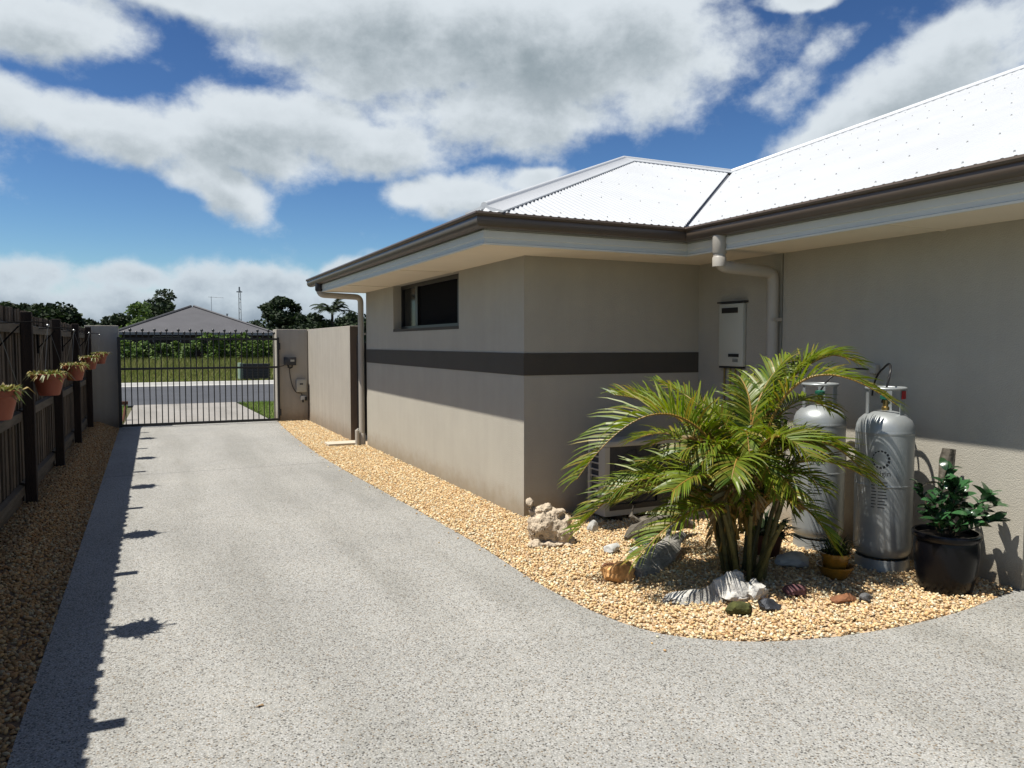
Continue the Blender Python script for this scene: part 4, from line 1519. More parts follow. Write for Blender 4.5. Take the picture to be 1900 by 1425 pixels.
# two dry fronds hanging in the clump
frond(pp(1365, 900, -.1), pp(1330, 860, -.2), pp(1300, 1000, -.2), .13, 300, M_DRYFROND, 20, .5)
frond(pp(1345, 880, -.05), pp(1290, 800, -.15), pp(1255, 800, -.2), .12, 301, M_DRYFROND, 20, .5)
for i in range(7):
    a0 = rf_.uniform(-1, 1)
    frond(pp(1385 + a0 * 30, 930 + rf_.uniform(-40, 30), -.08), pp(1385 + a0 * 70, 870, -.18), pp(1385 + a0 * 120, 930 + rf_.uniform(-60, 50), -.25 + rf_.uniform(-.1, .2)), .10, 320 + i, M_DRYFROND, 16, .5)
# bare yellow leaf stalks rising through the clump
for k in range(12):
    a = pp(1360 + rc.uniform(-25, 45), 1000 + rc.uniform(-40, 30), rc.uniform(-.12, .12))
    c_ = pp(1360 + rc.uniform(-40, 50), 900, rc.uniform(-.12, .12))
    e = pp(1360 + rc.uniform(-70, 80), 840 + rc.uniform(-20, 40), rc.uniform(-.15, .15))
    MB().tube(bez(a, c_, e, 8), .008, 6).build('leaf_stalk', M_RACHIS, palm, True)

# ------------------------------------------------------------------ rocks, driftwood, ornament


def rock_bm(loc, size, seed, chop=7, sub=3, nz=0.22):
    bm = bmesh.new()
    bmesh.ops.create_icosphere(bm, subdivisions=sub, radius=1.0)
    rr = random.Random(seed)
    planes = []
    for _ in range(chop):
        nn = Vector((rr.gauss(0, 1), rr.gauss(0, 1), rr.gauss(0, 1))).normalized()
        planes.append((nn, rr.uniform(.55, .85)))
    for v in bm.verts:
        p = v.co.copy()
        for nn, d in planes:
            e = p.dot(nn) - d
            if e > 0:
                p -= nn * e * .92
        p *= 1 + nz * mnoise.fractal(p * 1.7 + Vector((seed, 0, 0)), 1.0, 2.0, 4)
        v.co = Vector((loc[0] + p.x * size[0], loc[1] + p.y * size[1], loc[2] + p.z * size[2]))
    bm.verts.index_update()
    vs = [v.co.copy() for v in bm.verts]
    fs = [[v.index for v in f.verts] for f in bm.faces]
    bm.free()
    return vs, fs


def rock(name, loc, size, seed, mat, label, cat='rock', chop=7, group=None):
    vs, fs = rock_bm((loc[0], loc[1], loc[2] + bed_z(loc[0], loc[1])), size, seed, chop)
    mbx = MB().add(vs, fs)
    o = mbx.build(name, mat, None, True, 28)
    off = Vector((loc[0], loc[1], 0))
    o.data.transform(Matrix.Translation(-off))
    o.location = off
    return tag(o, label, cat, group)


rock('rock', (2.83, 4.29, .045), (.125, .10, .085), 3, M_OCHRE, 'angular ochre orange rock at the left end of the driftwood')
rock('rock', (2.86, 4.43, .04), (.06, .05, .05), 31, M_REDROCK, 'small rusty rock tucked behind the ochre orange one')
rock('rock', (3.12, 3.44, .03), (.080, .060, .055), 8, M_MOSSROCK, 'small moss green rock in front of the bleached driftwood')
rock('rock', (3.31, 3.40, .025), (.085, .055, .048), 12, M_BLUEROCK, 'blue black shiny rock right of the mossy rock')
rock('rock', (3.64, 3.52, .03), (.085, .06, .04), 17, M_PURPLE, 'purplish flat rock between palm foot and mustard pot')
rock('rock', (3.82, 3.31, .02), (.09, .055, .035), 21, M_REDROCK, 'flat reddish rock in front of the mustard pot')
rock('rock', (3.97, 3.27, .02), (.045, .035, .032), 25, M_GREYROCK, 'small grey stone beside the flat reddish rock')
rock('rock', (3.15, 4.86, .03), (.075, .06, .045), 41, M_WHITEROCK, 'white stone on pebbles left of the upper driftwood')
rock('rock', (3.26, 4.72, .02), (.05, .045, .04), 43, M_WHITEROCK, 'smaller whitish stone just behind the ochre rock')
rock('rock', (3.40, 5.55, .03), (.05, .05, .07), 45, M_WHITEROCK, 'pale bluish stone by the corner of the air conditioner')
rock('rock', (4.10, 3.98, .04), (.15, .10, .05), 47, M_WHITEROCK, 'broad pale stone near the foot of the hidden gas bottle')


def drift(name, pts, rad, mat, label, seed, branches=(), n=14, rn=.5):
    mbx = MB()
    P = []
    pts = [Vector(p) for p in pts]
    for i in range(len(pts) - 1):
        for k in range(5):
            P.append(pts[i].lerp(pts[i + 1], k / 5))
    P.append(pts[-1])
    rads = []
    for i in range(len(pts) - 1):
        for k in range(5):
            rads.append(rad[i] + (rad[i + 1] - rad[i]) * k / 5)
    rads.append(rad[-1])
    P = [p + Vector((mnoise.noise(p * 6 + Vector((seed, 0, 0))), mnoise.noise(p * 6 + Vector((0, seed, 0))), mnoise.noise(p * 7 + Vector((0, 0, seed))))) * .025 for p in P]
    mbx.tube(P, rads, n, True, 0, rn, seed)
    for bp, br in branches:
        mbx.tube([Vector(p) for p in bp], br, 8, True, 0, .4, seed + 3)
    off = Vector((pts[0].x, pts[0].y, 0))
    mbx.v = [(x_ - off.x, y_ - off.y, z_) for x_, y_, z_ in mbx.v]
    o = mbx.build(name, mat, None, True, 35)
    o.location = off
    return tag(o, label, 'driftwood', 'driftwood pieces in the pebble bed')


drift('driftwood', [(2.96, 4.26, .05), (3.16, 4.36, .075), (3.40, 4.50, .11), (3.66, 4.66, .14)], [.045, .085, .075, .03], M_DRIFT,
      'grey driftwood log slanting up behind the ochre rock', 3.0, [([(3.20, 4.40, .10), (3.16, 4.45, .19), (3.10, 4.50, .22)], [.04, .028, .012]), ([(3.40, 4.50, .13), (3.50, 4.62, .22), (3.62, 4.66, .24)], [.03, .02, .008])])
drift('driftwood', [(3.32, 4.92, .09), (3.50, 4.96, .15), (3.76, 5.00, .17), (4.05, 5.02, .10)], [.02, .075, .085, .03], M_DRIFTD,
      'dark hollow driftwood log in the shade under the palm fronds', 7.0, [([(3.50, 4.95, .17), (3.40, 4.98, .25), (3.44, 5.00, .33)], [.03, .02, .008]), ([(3.76, 5.0, .2), (3.88, 5.1, .30), (3.96, 5.1, .33)], [.03, .02, .008])])


def bleached():
    """a thin curled wing of bleached wood running into a lumpy grooved butt"""
    bm = bmesh.new()
    A, B = Vector((2.84, 3.82, 0)), Vector((3.20, 3.66, 0))
    ax = (B - A).normalized()
    sd = Vector((ax.y, -ax.x, 0))           # towards the drive
    nu, nv = 30, 9
    rows_ = []
    for i in range(nu):
        f = i / (nu - 1)
        h = .012 + .135 * f ** 1.9
        row = []
        for j in range(nv):
            t_ = j / (nv - 1)
            bow = math.sin(f * math.pi) * .05
            p = A.lerp(B, f) + sd * (bow + .035 * (1 - t_) ** 2 - .045 * t_ * f) + Vector((0, 0, h * t_ - .004))
            p += Vector((mnoise.noise(p * 14), mnoise.noise(p * 14 + Vector((5, 0, 0))), mnoise.noise(p * 18 + Vector((0, 9, 0))))) * .012
            row.append(bm.verts.new(p))
        rows_.append(row)
    for i in range(nu - 1):
        for j in range(nv - 1):
            bm.faces.new((rows_[i][j], rows_[i + 1][j], rows_[i + 1][j + 1], rows_[i][j + 1]))
    bmesh.ops.solidify(bm, geom=list(bm.faces), thickness=.016)
    # floor of the wing and the butt
    for (c, sz_, sd_) in (((2.99, 3.80, .012), (.17, .06, .022), 61), ((3.26, 3.66, .065), (.115, .10, .085), 62), ((3.36, 3.60, .050), (.10, .075, .065), 63), ((3.24, 3.60, .035), (.10, .06, .05), 64), ((3.31, 3.70, .105), (.06, .045, .05), 65)):
        vs, fs = rock_bm(c, sz_, sd_, 3, 3, .38)
        vv = [bm.verts.new(p) for p in vs]
        for f in fs:
            bm.faces.new([vv[i] for i in f])
    off = Vector((3.1, 3.7, 0))
    for v in bm.verts:
        v.co -= off
    me = bpy.data.meshes.new('driftwood')
    bm.to_mesh(me); bm.free()
    me.materials.append(M_DRIFTW)
    me.polygons.foreach_set('use_smooth', [True] * len(me.polygons))
    me.set_sharp_from_angle(angle=R(35))
    o = bpy.data.objects.new('driftwood', me); o.location = off + Vector((0, 0, bed_z(3.1, 3.7)))
    link(o)
    tag(o, 'bleached white curled driftwood lying in front of the palm', 'driftwood', 'driftwood pieces in the pebble bed')


bleached()


def remeshed(name, parts, voxel, mat, off, disp=.012, freq=16.0):
    bm = bmesh.new()
    for (c, s, seed) in parts:
        vs, fs = rock_bm(c, s, seed, 6, 3, .20)
        vv = [bm.verts.new(p) for p in vs]
        for f in fs:
            bm.faces.new([vv[i] for i in f])
    me = bpy.data.meshes.new(name)
    bm.to_mesh(me); bm.free()
    ob = bpy.data.objects.new(name, me); COL.objects.link(ob)
    md = ob.modifiers.new('r', 'REMESH'); md.mode = 'VOXEL'; md.voxel_size = voxel
    dg = bpy.context.evaluated_depsgraph_get()
    m2 = bpy.data.meshes.new_from_object(ob.evaluated_get(dg))
    bpy.data.objects.remove(ob)
    for v in m2.vertices:
        p = v.co * freq
        k_ = (mnoise.fractal(p, .8, 2.1, 5) - abs(mnoise.noise(p * .7)) * 1.1 + .25) * disp
        v.co += v.normal * k_
        v.co -= off
    m2.materials.clear(); m2.materials.append(mat)
    m2.polygons.foreach_set('use_smooth', [True] * len(m2.polygons))
    o = bpy.data.objects.new(name, m2); o.location = off
    return link(o)


def st(px, py, dep=0.0):
    """place in the ornament, measured from its foot"""
    k_ = 6.0 / 1421
    return Vector((2.86, 5.36, 0)) + CR * ((px - 1010) * k_) + CD * dep + Vector((0, 0, (1010 - py) * k_))


sp = []
rs = random.Random(4)
# a chunky block with a sloping rough top, a knob at one end, hollows between its buttresses and a spreading foot
for (px_, py_, sx_, sy_, sz_, d_) in [(1012, 980, .15, .10, .155, -.015), (1032, 990, .11, .09, .125, -.01), (992, 986, .095, .09, .14, -.01),
                                      (977, 934, .038, .04, .042, -.02), (982, 950, .034, .04, .05, -.01), (1004, 944, .085, .075, .032, 0), (1026, 950, .065, .07, .034, .0), (1042, 964, .045, .06, .04, 0),
                                      (979, 978, .026, .045, .10, -.04), (1001, 980, .026, .05, .10, -.07), (1019, 978, .032, .05, .12, -.06), (1041, 985, .030, .05, .09, -.04),
                                      (1054, 1001, .05, .05, .035, -.02), (988, 1006, .075, .07, .032, -.07), (1020, 1008, .085, .07, .030, -.08), (1044, 1009, .05, .06, .024, -.06)]:
    p = st(px_, py_, d_)
    sp.append((tuple(p), (sx_, sy_, sz_), rs.randrange(999)))
o = remeshed('rock_ornament', sp, .0062, M_SANDSTONE, Vector((2.86, 5.36, 0)), .017, 15)
tag(o, 'craggy sandstone ornament with holes at the corner of the sunlit wall', 'ornament')

# upright weathered log between bottle and wall
o = MB()
pts = [(4.930, 3.46, .0), (4.935, 3.455, .3), (4.940, 3.45, .6), (4.950, 3.44, .80), (4.960, 3.44, .88)]
o.tube([Vector(p) for p in pts], [.055, .05, .045, .042, .035], 14, True, 0, .6, 2.2)
o.v = [(a - 4.940, b_ - 3.45, c_) for a, b_, c_ in o.v]
oo = o.build('driftwood', M_DRIFTD, None, True, 40)
oo.location = (4.940, 3.45, 0)
tag(oo, 'upright weathered log standing between the nearer gas bottle and wall', 'driftwood', 'driftwood pieces in the pebble bed')

# ------------------------------------------------------------------ pots in the bed
BX, BY = 4.665, 3.235
t = thing('potted_plant', (BX, BY, 0), 'glossy dark leaved shrub in a black glazed pot at the wall end', 'potted plant')
MB().lathe([(.001, 0.0), (.150, 0.0), (.158, .012), (.178, .12), (.190, .22), (.192, .30), (.186, .335), (.200, .350), (.204, .372), (.198, .385), (.182, .385), (.178, .35), (.001, .345)], 40, (BX, BY), 0, False, False).build('pot', M_GLAZE, t, True, 35)
MB().lathe([(.180, .352), (.001, .365)], 20, (BX, BY), 0, False, False).build('soil', M_SOIL, t, True)
# leaf: pointed oval, folded along its midrib and curved
lf = MB()
LL, LW = .105, .050
rows = 7
for i in range(rows):
    f = i / (rows - 1)
    w_ = LW * .5 * math.sin(math.pi * min(1, (f * .93 + .04))) ** .8 * (1.08 - .2 * f)
    if i == rows - 1:
        w_ = .001
    zc = .010 * math.sin(f * math.pi) - .014 * f * f
    lf.v += [(f * LL, -w_, zc + w_ * .14), (f * LL, 0, zc), (f * LL, w_, zc + w_ * .14)]
for i in range(rows - 1):
    lf.f += [(3 * i, 3 * i + 3, 3 * i + 4, 3 * i + 1), (3 * i + 1, 3 * i + 4, 3 * i + 5, 3 * i + 2)]
    lf.mi += [0, 0]
tmp = lf.build('leaf', M_GLOSSY, None, True, 80)
leaf_me = tmp.data
bpy.data.objects.remove(tmp)
rl = random.Random(11)


def bp(px_, py_, dep=0.0):
    k_ = 5.05 / 1421
    return Vector((BX, BY, 0)) + CR * ((px_ - 1762) * k_) + CD * dep + Vector((0, 0, (1100 - py_) * k_))


stems = [((1755, 1000, 0), (1745, 930, 0), (1758, 880, 0)), ((1760, 1000, .02), (1775, 950, .05), (1780, 915, .06)), ((1765, 1000, 0), (1800, 960, 0), (1845, 945, -.02)),
         ((1765, 1000, -.03), (1790, 950, -.08), (1815, 925, -.10)), ((1755, 1000, -.03), (1735, 960, -.08), (1722, 935, -.10)), ((1755, 1000, .05), (1740, 950, .12), (1735, 920, .14)),
         ((1765, 1000, -.06), (1770, 970, -.14), (1775, 955, -.18)), ((1762, 1000, .05), (1800, 950, .12), (1812, 930, .14)), ((1750, 1000, -.05), (1728, 975, -.12), (1722, 965, -.16)), ((1765, 1000, -.02), (1760, 940, -.06), (1768, 905, -.07)), ((1768, 1000, 0), (1812, 985, -.02), (1838, 970, -.05))]
sm = MB()
leaves = []
for s in stems:
    pth = bez(bp(*s[0]), bp(*s[1]), bp(*s[2]), 10)
    sm.tube(pth, [.006 - .0035 * i / 9 for i in range(10)], 6)
    for i in range(2, 10):
        for _ in range(2 if i < 9 else 5):
            leaves.append((pth[i], (pth[i] - pth[i - 1]).normalized()))
sm.build('stem', M_STEM, t, True)
for (p, d) in leaves:
    a = rl.uniform(0, 6.283)
    e = rl.uniform(-.25, .75)
    dirv = (Vector((math.cos(a) * math.cos(e), math.sin(a) * math.cos(e), math.sin(e))) + d * .55).normalized()
    o = bpy.data.objects.new('leaf', leaf_me)
    link(o, t)
    o.location = p - Vector((BX, BY, 0))
    q = dirv.to_track_quat('X', 'Z')
    o.rotation_euler = (q @ Matrix.Rotation(rl.uniform(-.7, .7), 3, 'X').to_quaternion()).to_euler()
    s_ = rl.uniform(.72, 1.2)
    o.scale = (s_, s_, s_)

# mustard bowl pot with grassy plant
MX, MY = 4.17, 3.68
zb = bed_z(MX, MY)
t = thing('potted_plant', (MX, MY, zb), 'small grassy plant in a mustard glazed pot on a matching bowl', 'potted plant')
MB().lathe([(.001, zb), (.07, zb), (.082, zb + .01), (.118, zb + .075), (.122, zb + .088), (.112, zb + .088), (.08, zb + .03), (.001, zb + .03)], 30, (MX, MY), 0, False, False).build('bowl', M_MUSTARD, t, True, 35)
po = MB().lathe([(.001, zb + .035), (.065, zb + .035), (.07, zb + .04), (.088, zb + .14), (.090, zb + .145), (.098, zb + .148), (.100, zb + .172), (.090, zb + .174), (.084, zb + .15), (.001, zb + .15)], 30, (MX, MY), 0, False, False).build('pot', M_MUSTARD, t, True, 35)
MB().lathe([(.086, zb + .158), (.001, zb + .165)], 16, (MX, MY), 0, False, False).build('soil', M_SOIL, po, True)
leafy(MB(), (MX, MY, zb + .155), 110, .06, .20, .010, 1.0, .35, 77).build('plant', M_FERN, t)
# brown clay pot behind the palm foot
QX, QY = 4.10, 4.25
zb = bed_z(QX, QY)
t = thing('potted_plant', (QX, QY, zb), 'dark fern in a brown clay pot half behind the palm foot', 'potted plant')
po = MB().lathe([(.001, zb), (.085, zb), (.09, zb + .01), (.118, zb + .14), (.13, zb + .143), (.132, zb + .175), (.12, zb + .177), (.112, zb + .15), (.001, zb + .15)], 30, (QX, QY), 0, False, False).build('pot', M_CLAY, t, True, 35)
MB().lathe([(.114, zb + .158), (.001, zb + .165)], 16, (QX, QY), 0, False, False).build('soil', M_SOIL, po, True)
leafy(MB(), (QX, QY, zb + .155), 150, .09, .24, .022, .75, .35, 78).build('plant', M_FERN, t)

# dead leaf on the drive
lf2 = MB().add([(0, 0, .003), (.03, -.012, .014), (.065, -.004, .006), (.06, .012, .016), (.028, .016, .008)], [(0, 1, 4), (1, 2, 3, 4)])
o = lf2.build('dry_leaf', M_DRYLEAF)
o.location = (.39, 3.46, 0); o.scale = (.6, .6, .6)
tag(o, 'tiny dry tan leaf lying near the fence shadow on driveway', 'leaf')

# ------------------------------------------------------------------ beyond the gate
t = thing('trestle', (-.62, 17.9, 0), 'low red brown timber trestle behind the left gate pillar', 'trestle')
for xx in (-.98, -.50):
    MB().tube([(xx, 17.72, -.02), (xx + .05, 17.9, .33)], .022, 6).tube([(xx, 18.08, -.02), (xx + .05, 17.9, .33)], .022, 6).build('leg', M_RUSTWOOD, t)
MB().box(-1.15, -.40, 17.87, 17.93, .33, .40).build('top_rail', M_RUSTWOOD, t)

t = thing('slatted_crate', (3.95, 32.9, .13), 'black slatted crate with pale green end standing beyond the kerb', 'crate')
MB().box(3.48, 4.50, 32.75, 33.5, .13, .78).build('core', M_GREYSLOT, t)
for i in range(6):
    MB().box(3.46, 4.53, 32.70, 32.74, .16 + i * .11, .24 + i * .11).build('slat', M_DARKGREY, t)
MB().box(3.47, 4.52, 32.68, 33.5, .08, .155).build('skid', M_DARKGREY, t)
MB().box(3.34, 3.47, 32.72, 33.5, .10, .82).build('end_panel', M_GREENWHITE, t)


def quads(P, D, Sd, size, mat, name, parent=None, kite=True):
    """many small leaf faces: centre P, along D, across Sd"""
    n = len(P)
    a = P - D * size[:, None]
    b_ = P + Sd * size[:, None] * .55
    c = P + D * size[:, None]
    d = P - Sd * size[:, None] * .55
    V = np.stack([a, b_, c, d], 1).reshape(-1, 3)
    F = np.arange(4 * n).reshape(n, 4)
    if parent is not None:
        V = V - np.array(world_loc(parent))[None]
    return np_mesh(name, V, F, mat, parent)


def rand_unit(n):
    v = rng.normal(size=(n, 3))
    return v / np.linalg.norm(v, axis=1)[:, None]


def tree(name, x, y, h, w, crown_base, mat, label, clumps=26, leaves=4200, leaf=.22, trunk=.25, z0=0.0, cat='tree', dep=None, group=None):
    t = thing(name, (x, y, z0), label, cat, group)
    dep = dep or w
    C_ = []
    tk = MB()
    mid = z0 + (crown_base + h) / 2
    tk.tube([(x, y, z0 - .1), (x + .05 * w, y, z0 + crown_base * .6), (x - .02 * w, y, mid)], [trunk, trunk * .75, trunk * .35], 8)
    for i in range(clumps):
        a = rng.uniform(0, 6.283)
        zf_ = rng.uniform(0, 1) ** .9
        prof_ = math.sin(math.pi * (0.12 + .80 * zf_)) ** .7
        r_ = math.sqrt(rng.uniform(.05, 1)) * .42 * prof_
        c = np.array([x + math.cos(a) * r_ * w, y + math.sin(a) * r_ * dep, z0 + crown_base + zf_ * (h - crown_base) * .90])
        C_.append((c, rng.uniform(.10, .19) * w * (0.65 + .5 * prof_)))
        if i % 2 == 0:
            tk.tube([(x, y, z0 + crown_base * .7), ((x + c[0]) / 2, (y + c[1]) / 2, (z0 + crown_base * .7 + c[2]) / 2 + .05 * h), tuple(c)], [trunk * .4, trunk * .25, trunk * .08], 5)
    tk.build('trunk', M_BARK, t, True)
    per = leaves // clumps
    Ps = []
    for c, r in C_:
        u = rand_unit(per)
        rad = r * rng.uniform(.35, 1.08, per) ** .6
        p = c[None] + u * rad[:, None] * np.array([1.1, 1.1, .72])
        Ps.append(p)
    P = np.concatenate(Ps)
    D = rand_unit(len(P)); D[:, 2] *= .6
    D /= np.linalg.norm(D, axis=1)[:, None]
    Sd = np.cross(D, rand_unit(len(P)))
    Sd /= np.linalg.norm(Sd, axis=1)[:, None]
    quads(P, D, Sd, rng.uniform(.6, 1.3, len(P)) * leaf, mat, 'crown', t)
    return t


def at(ratio, y):
    return ratio * y


# neighbour's house across the road
HY = 62.0
nh = thing('neighbour_house', (3.3, HY, 0), 'low house with grey tiled hip roof across the road', 'house')
x0, x1 = -2.2, 9.0
MB().box(x0 + .5, x1 - .5, HY + .5, HY + 11, 0, 2.5).build('wall', M_BRICK, nh)
ze, za = 2.42, 4.62
xa = 3.35
rf = MB()
yr = HY + 5.75
rf.add([(x0, HY, ze), (x1, HY, ze), (x1, HY + 11.5, ze), (x0, HY + 11.5, ze), (xa - .1, yr, za), (xa + .1, yr, za)],
       [(0, 1, 5, 4), (1, 2, 5), (2, 3, 4, 5), (3, 0, 4)])
ro = rf.build('roof', M_TILE, nh)
for (p, q) in (((x0, HY, ze), (xa - .1, yr, za)), ((x1, HY, ze), (xa + .1, yr, za))):
    MB().tube([Vector(p) + Vector((0, 0, .02)), Vector(q) + Vector((0, 0, .05))], .10, 6).build('hip_tile', M_TILE, ro)
MB().box(x0, x1, HY - .06, HY - .005, ze - .16, ze + .03).build('fascia', M_TRIM, nh)
for xx in (0.4, 5.4):
    wo = MB().box(xx - .06, xx + 1.86, HY + .44, HY + .498, .84, 2.16).build('window', M_TRIM, nh)
    MB().box(xx, xx + 1.8, HY + .425, HY + .4385, .9, 2.1).build('pane', M_GLASS, wo)
MB().lathe([(.06, 3.6), (.06, 4.0), (.10, 4.0), (.10, 4.06)], 8, (5.9, HY + 4.6)).build('vent_pipe', M_STEEL, ro)
ta = thing('tv_antenna', (4.75, HY + 5, 3.4), 'thin television antenna rising from the grey roof', 'antenna')
MB().tube([(4.75, HY + 5, 3.9), (4.75, HY + 5, 5.45)], .02, 6).build('pole', M_STEEL, ta)
MB().tube([(4.5, HY + 5, 5.4), (5.7, HY + 5, 5.36)], .015, 5).tube([(4.7, HY + 4.7, 5.4), (4.7, HY + 5.3, 5.4)], .012, 5).tube([(5.1, HY + 4.7, 5.39), (5.1, HY + 5.3, 5.39)], .012, 5).build('elements', M_STEEL, ta)
mt = thing('radio_mast', (12.4, 120, 0), 'tall thin grey mast on the skyline right of the roof', 'mast')
mm = MB()
for k in range(3):
    a = k * 2.094
    mm.tube([(12.4 + .25 * math.cos(a), 120 + .25 * math.sin(a), 0), (12.4 + .16 * math.cos(a), 120 + .16 * math.sin(a), 9.4)], .05, 5)
for i in range(18):
    z_ = .5 + i * .5
    a0, a1 = (i % 3) * 2.094, ((i + 1) % 3) * 2.094
    mm.tube([(12.4 + .22 * math.cos(a0), 120 + .22 * math.sin(a0), z_), (12.4 + .22 * math.cos(a1), 120 + .22 * math.sin(a1), z_ + .5)], .025, 4)
mm.build('lattice', M_STEEL, mt)
MB().box(12.0, 12.8, 119.9, 120.1, 9.2, 9.35).box(12.3, 12.5, 119.9, 120.1, 9.35, 10.0).build('head', M_STEEL, mt)

# trees on the skyline
TG = 'trees on the skyline'
tree('tree', at(-.1363, 70), 70, 5.0, 3.6, 1.4, M_TREE_D, 'dark pointed tree at the far left above the fence', 18, 2600, .19, group=TG)
tree('tree', at(-.1150, 64), 64, 4.7, 2.6, 1.0, M_TREE_D, 'narrow dark tree left of the broad hedge like tree', 16, 2200, .17, group=TG)
tree('tree', at(-.094, 60), 60, 4.25, 5.2, .6, M_TREE_D, 'broad rounded dark tree above the fence left of the gate', 44, 9000, .19, group=TG)
tree('tree', at(-.055, 90), 90, 4.3, 4.5, .5, M_TREE_D, 'low dark tree above the left gate pillar', 20, 2600, .22, group=TG)
tree('tree', at(-.034, 90), 90, 4.6, 5.5, .5, M_TREE_D, 'low spreading dark tree between gate pillar and pale tree', 20, 2600, .22, group=TG)
tree('tree', at(-.008, 78), 78, 5.6, 4.4, .8, M_TREE_L, 'pale green loose crowned tree left of the grey roof', 22, 2300, .20, group=TG)
tree('tree', at(.0215, 92), 92, 7.6, 6.6, 1.5, M_TREE_D, 'tall dark round crowned tree behind the left roof slope', 26, 4600, .25, group=TG)
tree('tree', at(.118, 95), 95, 4.7, 5.0, .6, M_TREE_D, 'small dark tree right of the grey roof below the mast', 18, 2400, .22, group=TG)
tree('tree', at(.153, 80), 80, 6.4, 5.6, .6, M_TREE_D, 'large dark tree above the right gate pier', 40, 8000, .22, group=TG)
tree('tree', at(.178, 92), 92, 5.6, 6.5, .4, M_TREE_D, 'low dark trees mass right of the large dark tree', 30, 5200, .24, group=TG)
tree('tree', at(.205, 86), 86, 5.1, 6.5, .4, M_TREE_D, 'low dark tree below the palm on the skyline', 28, 4800, .24, group=TG)
tree('tree', at(.238, 90), 90, 5.3, 6.5, .4, M_TREE_D, 'low dark tree beside the downpipe behind the boundary wall', 28, 4800, .24, group=TG)
tree('tree', at(.275, 95), 95, 5.2, 7.0, .4, M_TREE_D, 'dark tree mostly hidden behind the house corner', 20, 3000, .26, group=TG)
tree('tree', at(-.165, 75), 75, 5.0, 6.0, .5, M_TREE_D, 'dark tree just outside the left picture edge', 22, 3000, .24, group=TG)

# far palm
fp = thing('palm_tree', (at(.217, 84), 84, 0), 'dark feathery palm tree on the skyline above the boundary wall', 'palm tree')
px_, py_ = at(.217, 84), 84
MB().tube([(px_, py_, 0), (px_, py_, 5.0)], [.2, .14], 8).build('trunk', M_BARK, fp)
for k in range(26):
    a = k * 6.283 / 26 + rng.uniform(-.2, .2)
    e = rng.uniform(.1, 1.2)
    ln = rng.uniform(2.0, 2.9)
    d = Vector((math.cos(a) * math.cos(e), math.sin(a) * math.cos(e), math.sin(e)))
    path = bez((px_, py_, 5.0), Vector((px_, py_, 5.0)) + d * ln * .6 + Vector((0, 0, .35)), Vector((px_, py_, 4.9)) + Vector((d.x * ln, d.y * ln, d.z * ln * .75 - .35)), 12)
    fm = MB()
    for i in range(1, 12):
        tg = (path[i] - path[i - 1]).normalized()
        sd = tg.cross(Vector((0, 0, 1))).normalized()
        for s in (-1, 1):
            L_ = .8 * math.sin(math.pi * (.15 + .8 * i / 12))
            e_ = path[i] + sd * s * L_ * .75 + tg * L_ * .5 + Vector((0, 0, -.3 * L_))
            fm.add([path[i] - tg * .11, path[i] + tg * .11, e_], [(0, 1, 2)])
    fm.tube(path, .03, 4)
    fm.build('frond', M_TREE_D, fp)

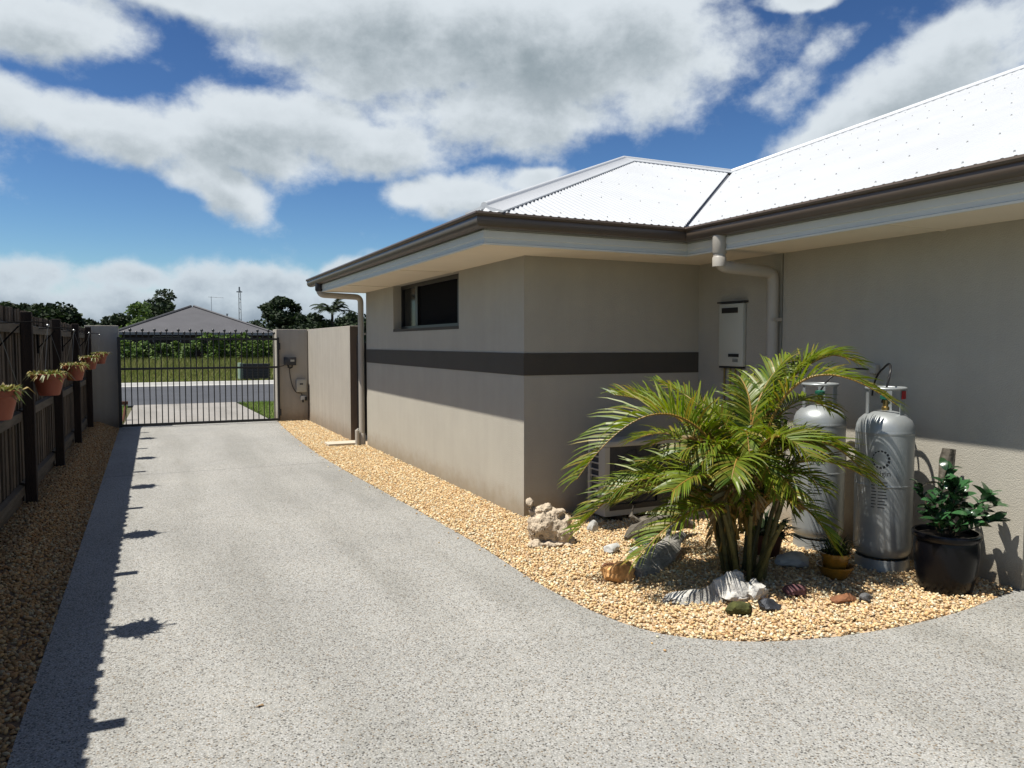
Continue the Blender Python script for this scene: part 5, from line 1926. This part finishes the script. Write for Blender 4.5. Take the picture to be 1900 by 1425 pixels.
# shrubs before the neighbour's house
SG = 'shrubs before the house across the road'
shr = [(-.022, 57, 1.9, 2.2, 'bright green shrub by the left gate stile'), (-.005, 58, 1.6, 2.4, 'low green shrub second from the left gate stile'), (.012, 57.5, 1.5, 2.6, 'dull green shrub under the left roof slope'),
       (.032, 58, 1.7, 2.4, 'rounded green shrub left of the roof peak'), (.052, 57, 1.55, 2.2, 'small green shrub straight under the roof peak'), (.068, 56.5, 2.4, 2.3, 'tallest bright green shrub right of the roof peak'),
       (.086, 57, 2.2, 2.3, 'leafy green shrub below the thin antenna'), (.102, 56, 2.3, 2.4, 'yellow green shrub below the grey mast'), (.121, 57, 1.9, 2.4, 'green shrub above the slatted crate'), (.139, 57, 1.8, 2.4, 'green shrub against the right gate pier'), (.16, 58, 1.9, 3.0, 'green shrub hidden behind the right gate pier')]
for (r_, yy, h_, w_, lb) in shr:
    tree('shrub', at(r_, yy), yy, h_, w_, .15, M_BUSH if h_ > 1.65 else M_TREE_L, lb, 14, 900, .13, .05, .1, 'shrub', None, SG)
tag(MB().box(-30, 40, 59.8, 60.0, 0, 1.7).build('paling_fence', M_POST), 'dark timber fence behind the shrubs across the road', 'fence')

# grasses


def blades(name, P, h, w, mat, lean=.35):
    n = len(P)
    a = rng.uniform(0, 6.283, n)
    sd = np.stack([np.cos(a), np.sin(a), np.zeros(n)], 1) * (w[:, None] * .5)
    ln = rng.normal(0, lean, (n, 2)) * h[:, None]
    tip = P + np.concatenate([ln, h[:, None]], 1)
    V = np.stack([P - sd, P + sd, tip], 1).reshape(-1, 3)
    return np_mesh(name, V, np.arange(3 * n).reshape(n, 3), mat)


N_ = 60000
yy = 32.35 + (rng.random(N_) ** 1.25) * 25
rr_ = rng.uniform(-.06, .30, N_)
P = np.stack([rr_ * yy, yy, np.full(N_, .09)], 1)
hh = np.where(yy < 37, rng.uniform(.05, .14, N_), rng.uniform(.2, .75, N_) * np.clip((yy - 34) / 12, .3, 1.0))
o = blades('field_grass', P, hh, rng.uniform(.02, .05, N_), M_DRYGRASS)
tag(o, 'rough tall yellow green grass beyond the road', 'grass', None, 'stuff')
N_ = 26000
yy = rng.uniform(16.9, 22.15, N_)
left = rng.random(N_) < .25
xx = np.where(left, rng.uniform(-1.4, -.50, N_), rng.uniform(2.2, 5.5, N_))
ok = left & (xx < np.interp(yy, [16.7, 22.2], [-.49, -.38])) | (~left) & (xx > np.interp(yy, [16.7, 22.2], [2.31, 2.15]))
P = np.stack([xx, yy, np.full(N_, -.018)], 1)[ok]
o = blades('verge_grass', P, rng.uniform(.03, .075, len(P)), rng.uniform(.006, .012, len(P)), M_GRASS, .45)
tag(o, 'short green grass on the verge beside the apron', 'grass', None, 'stuff')
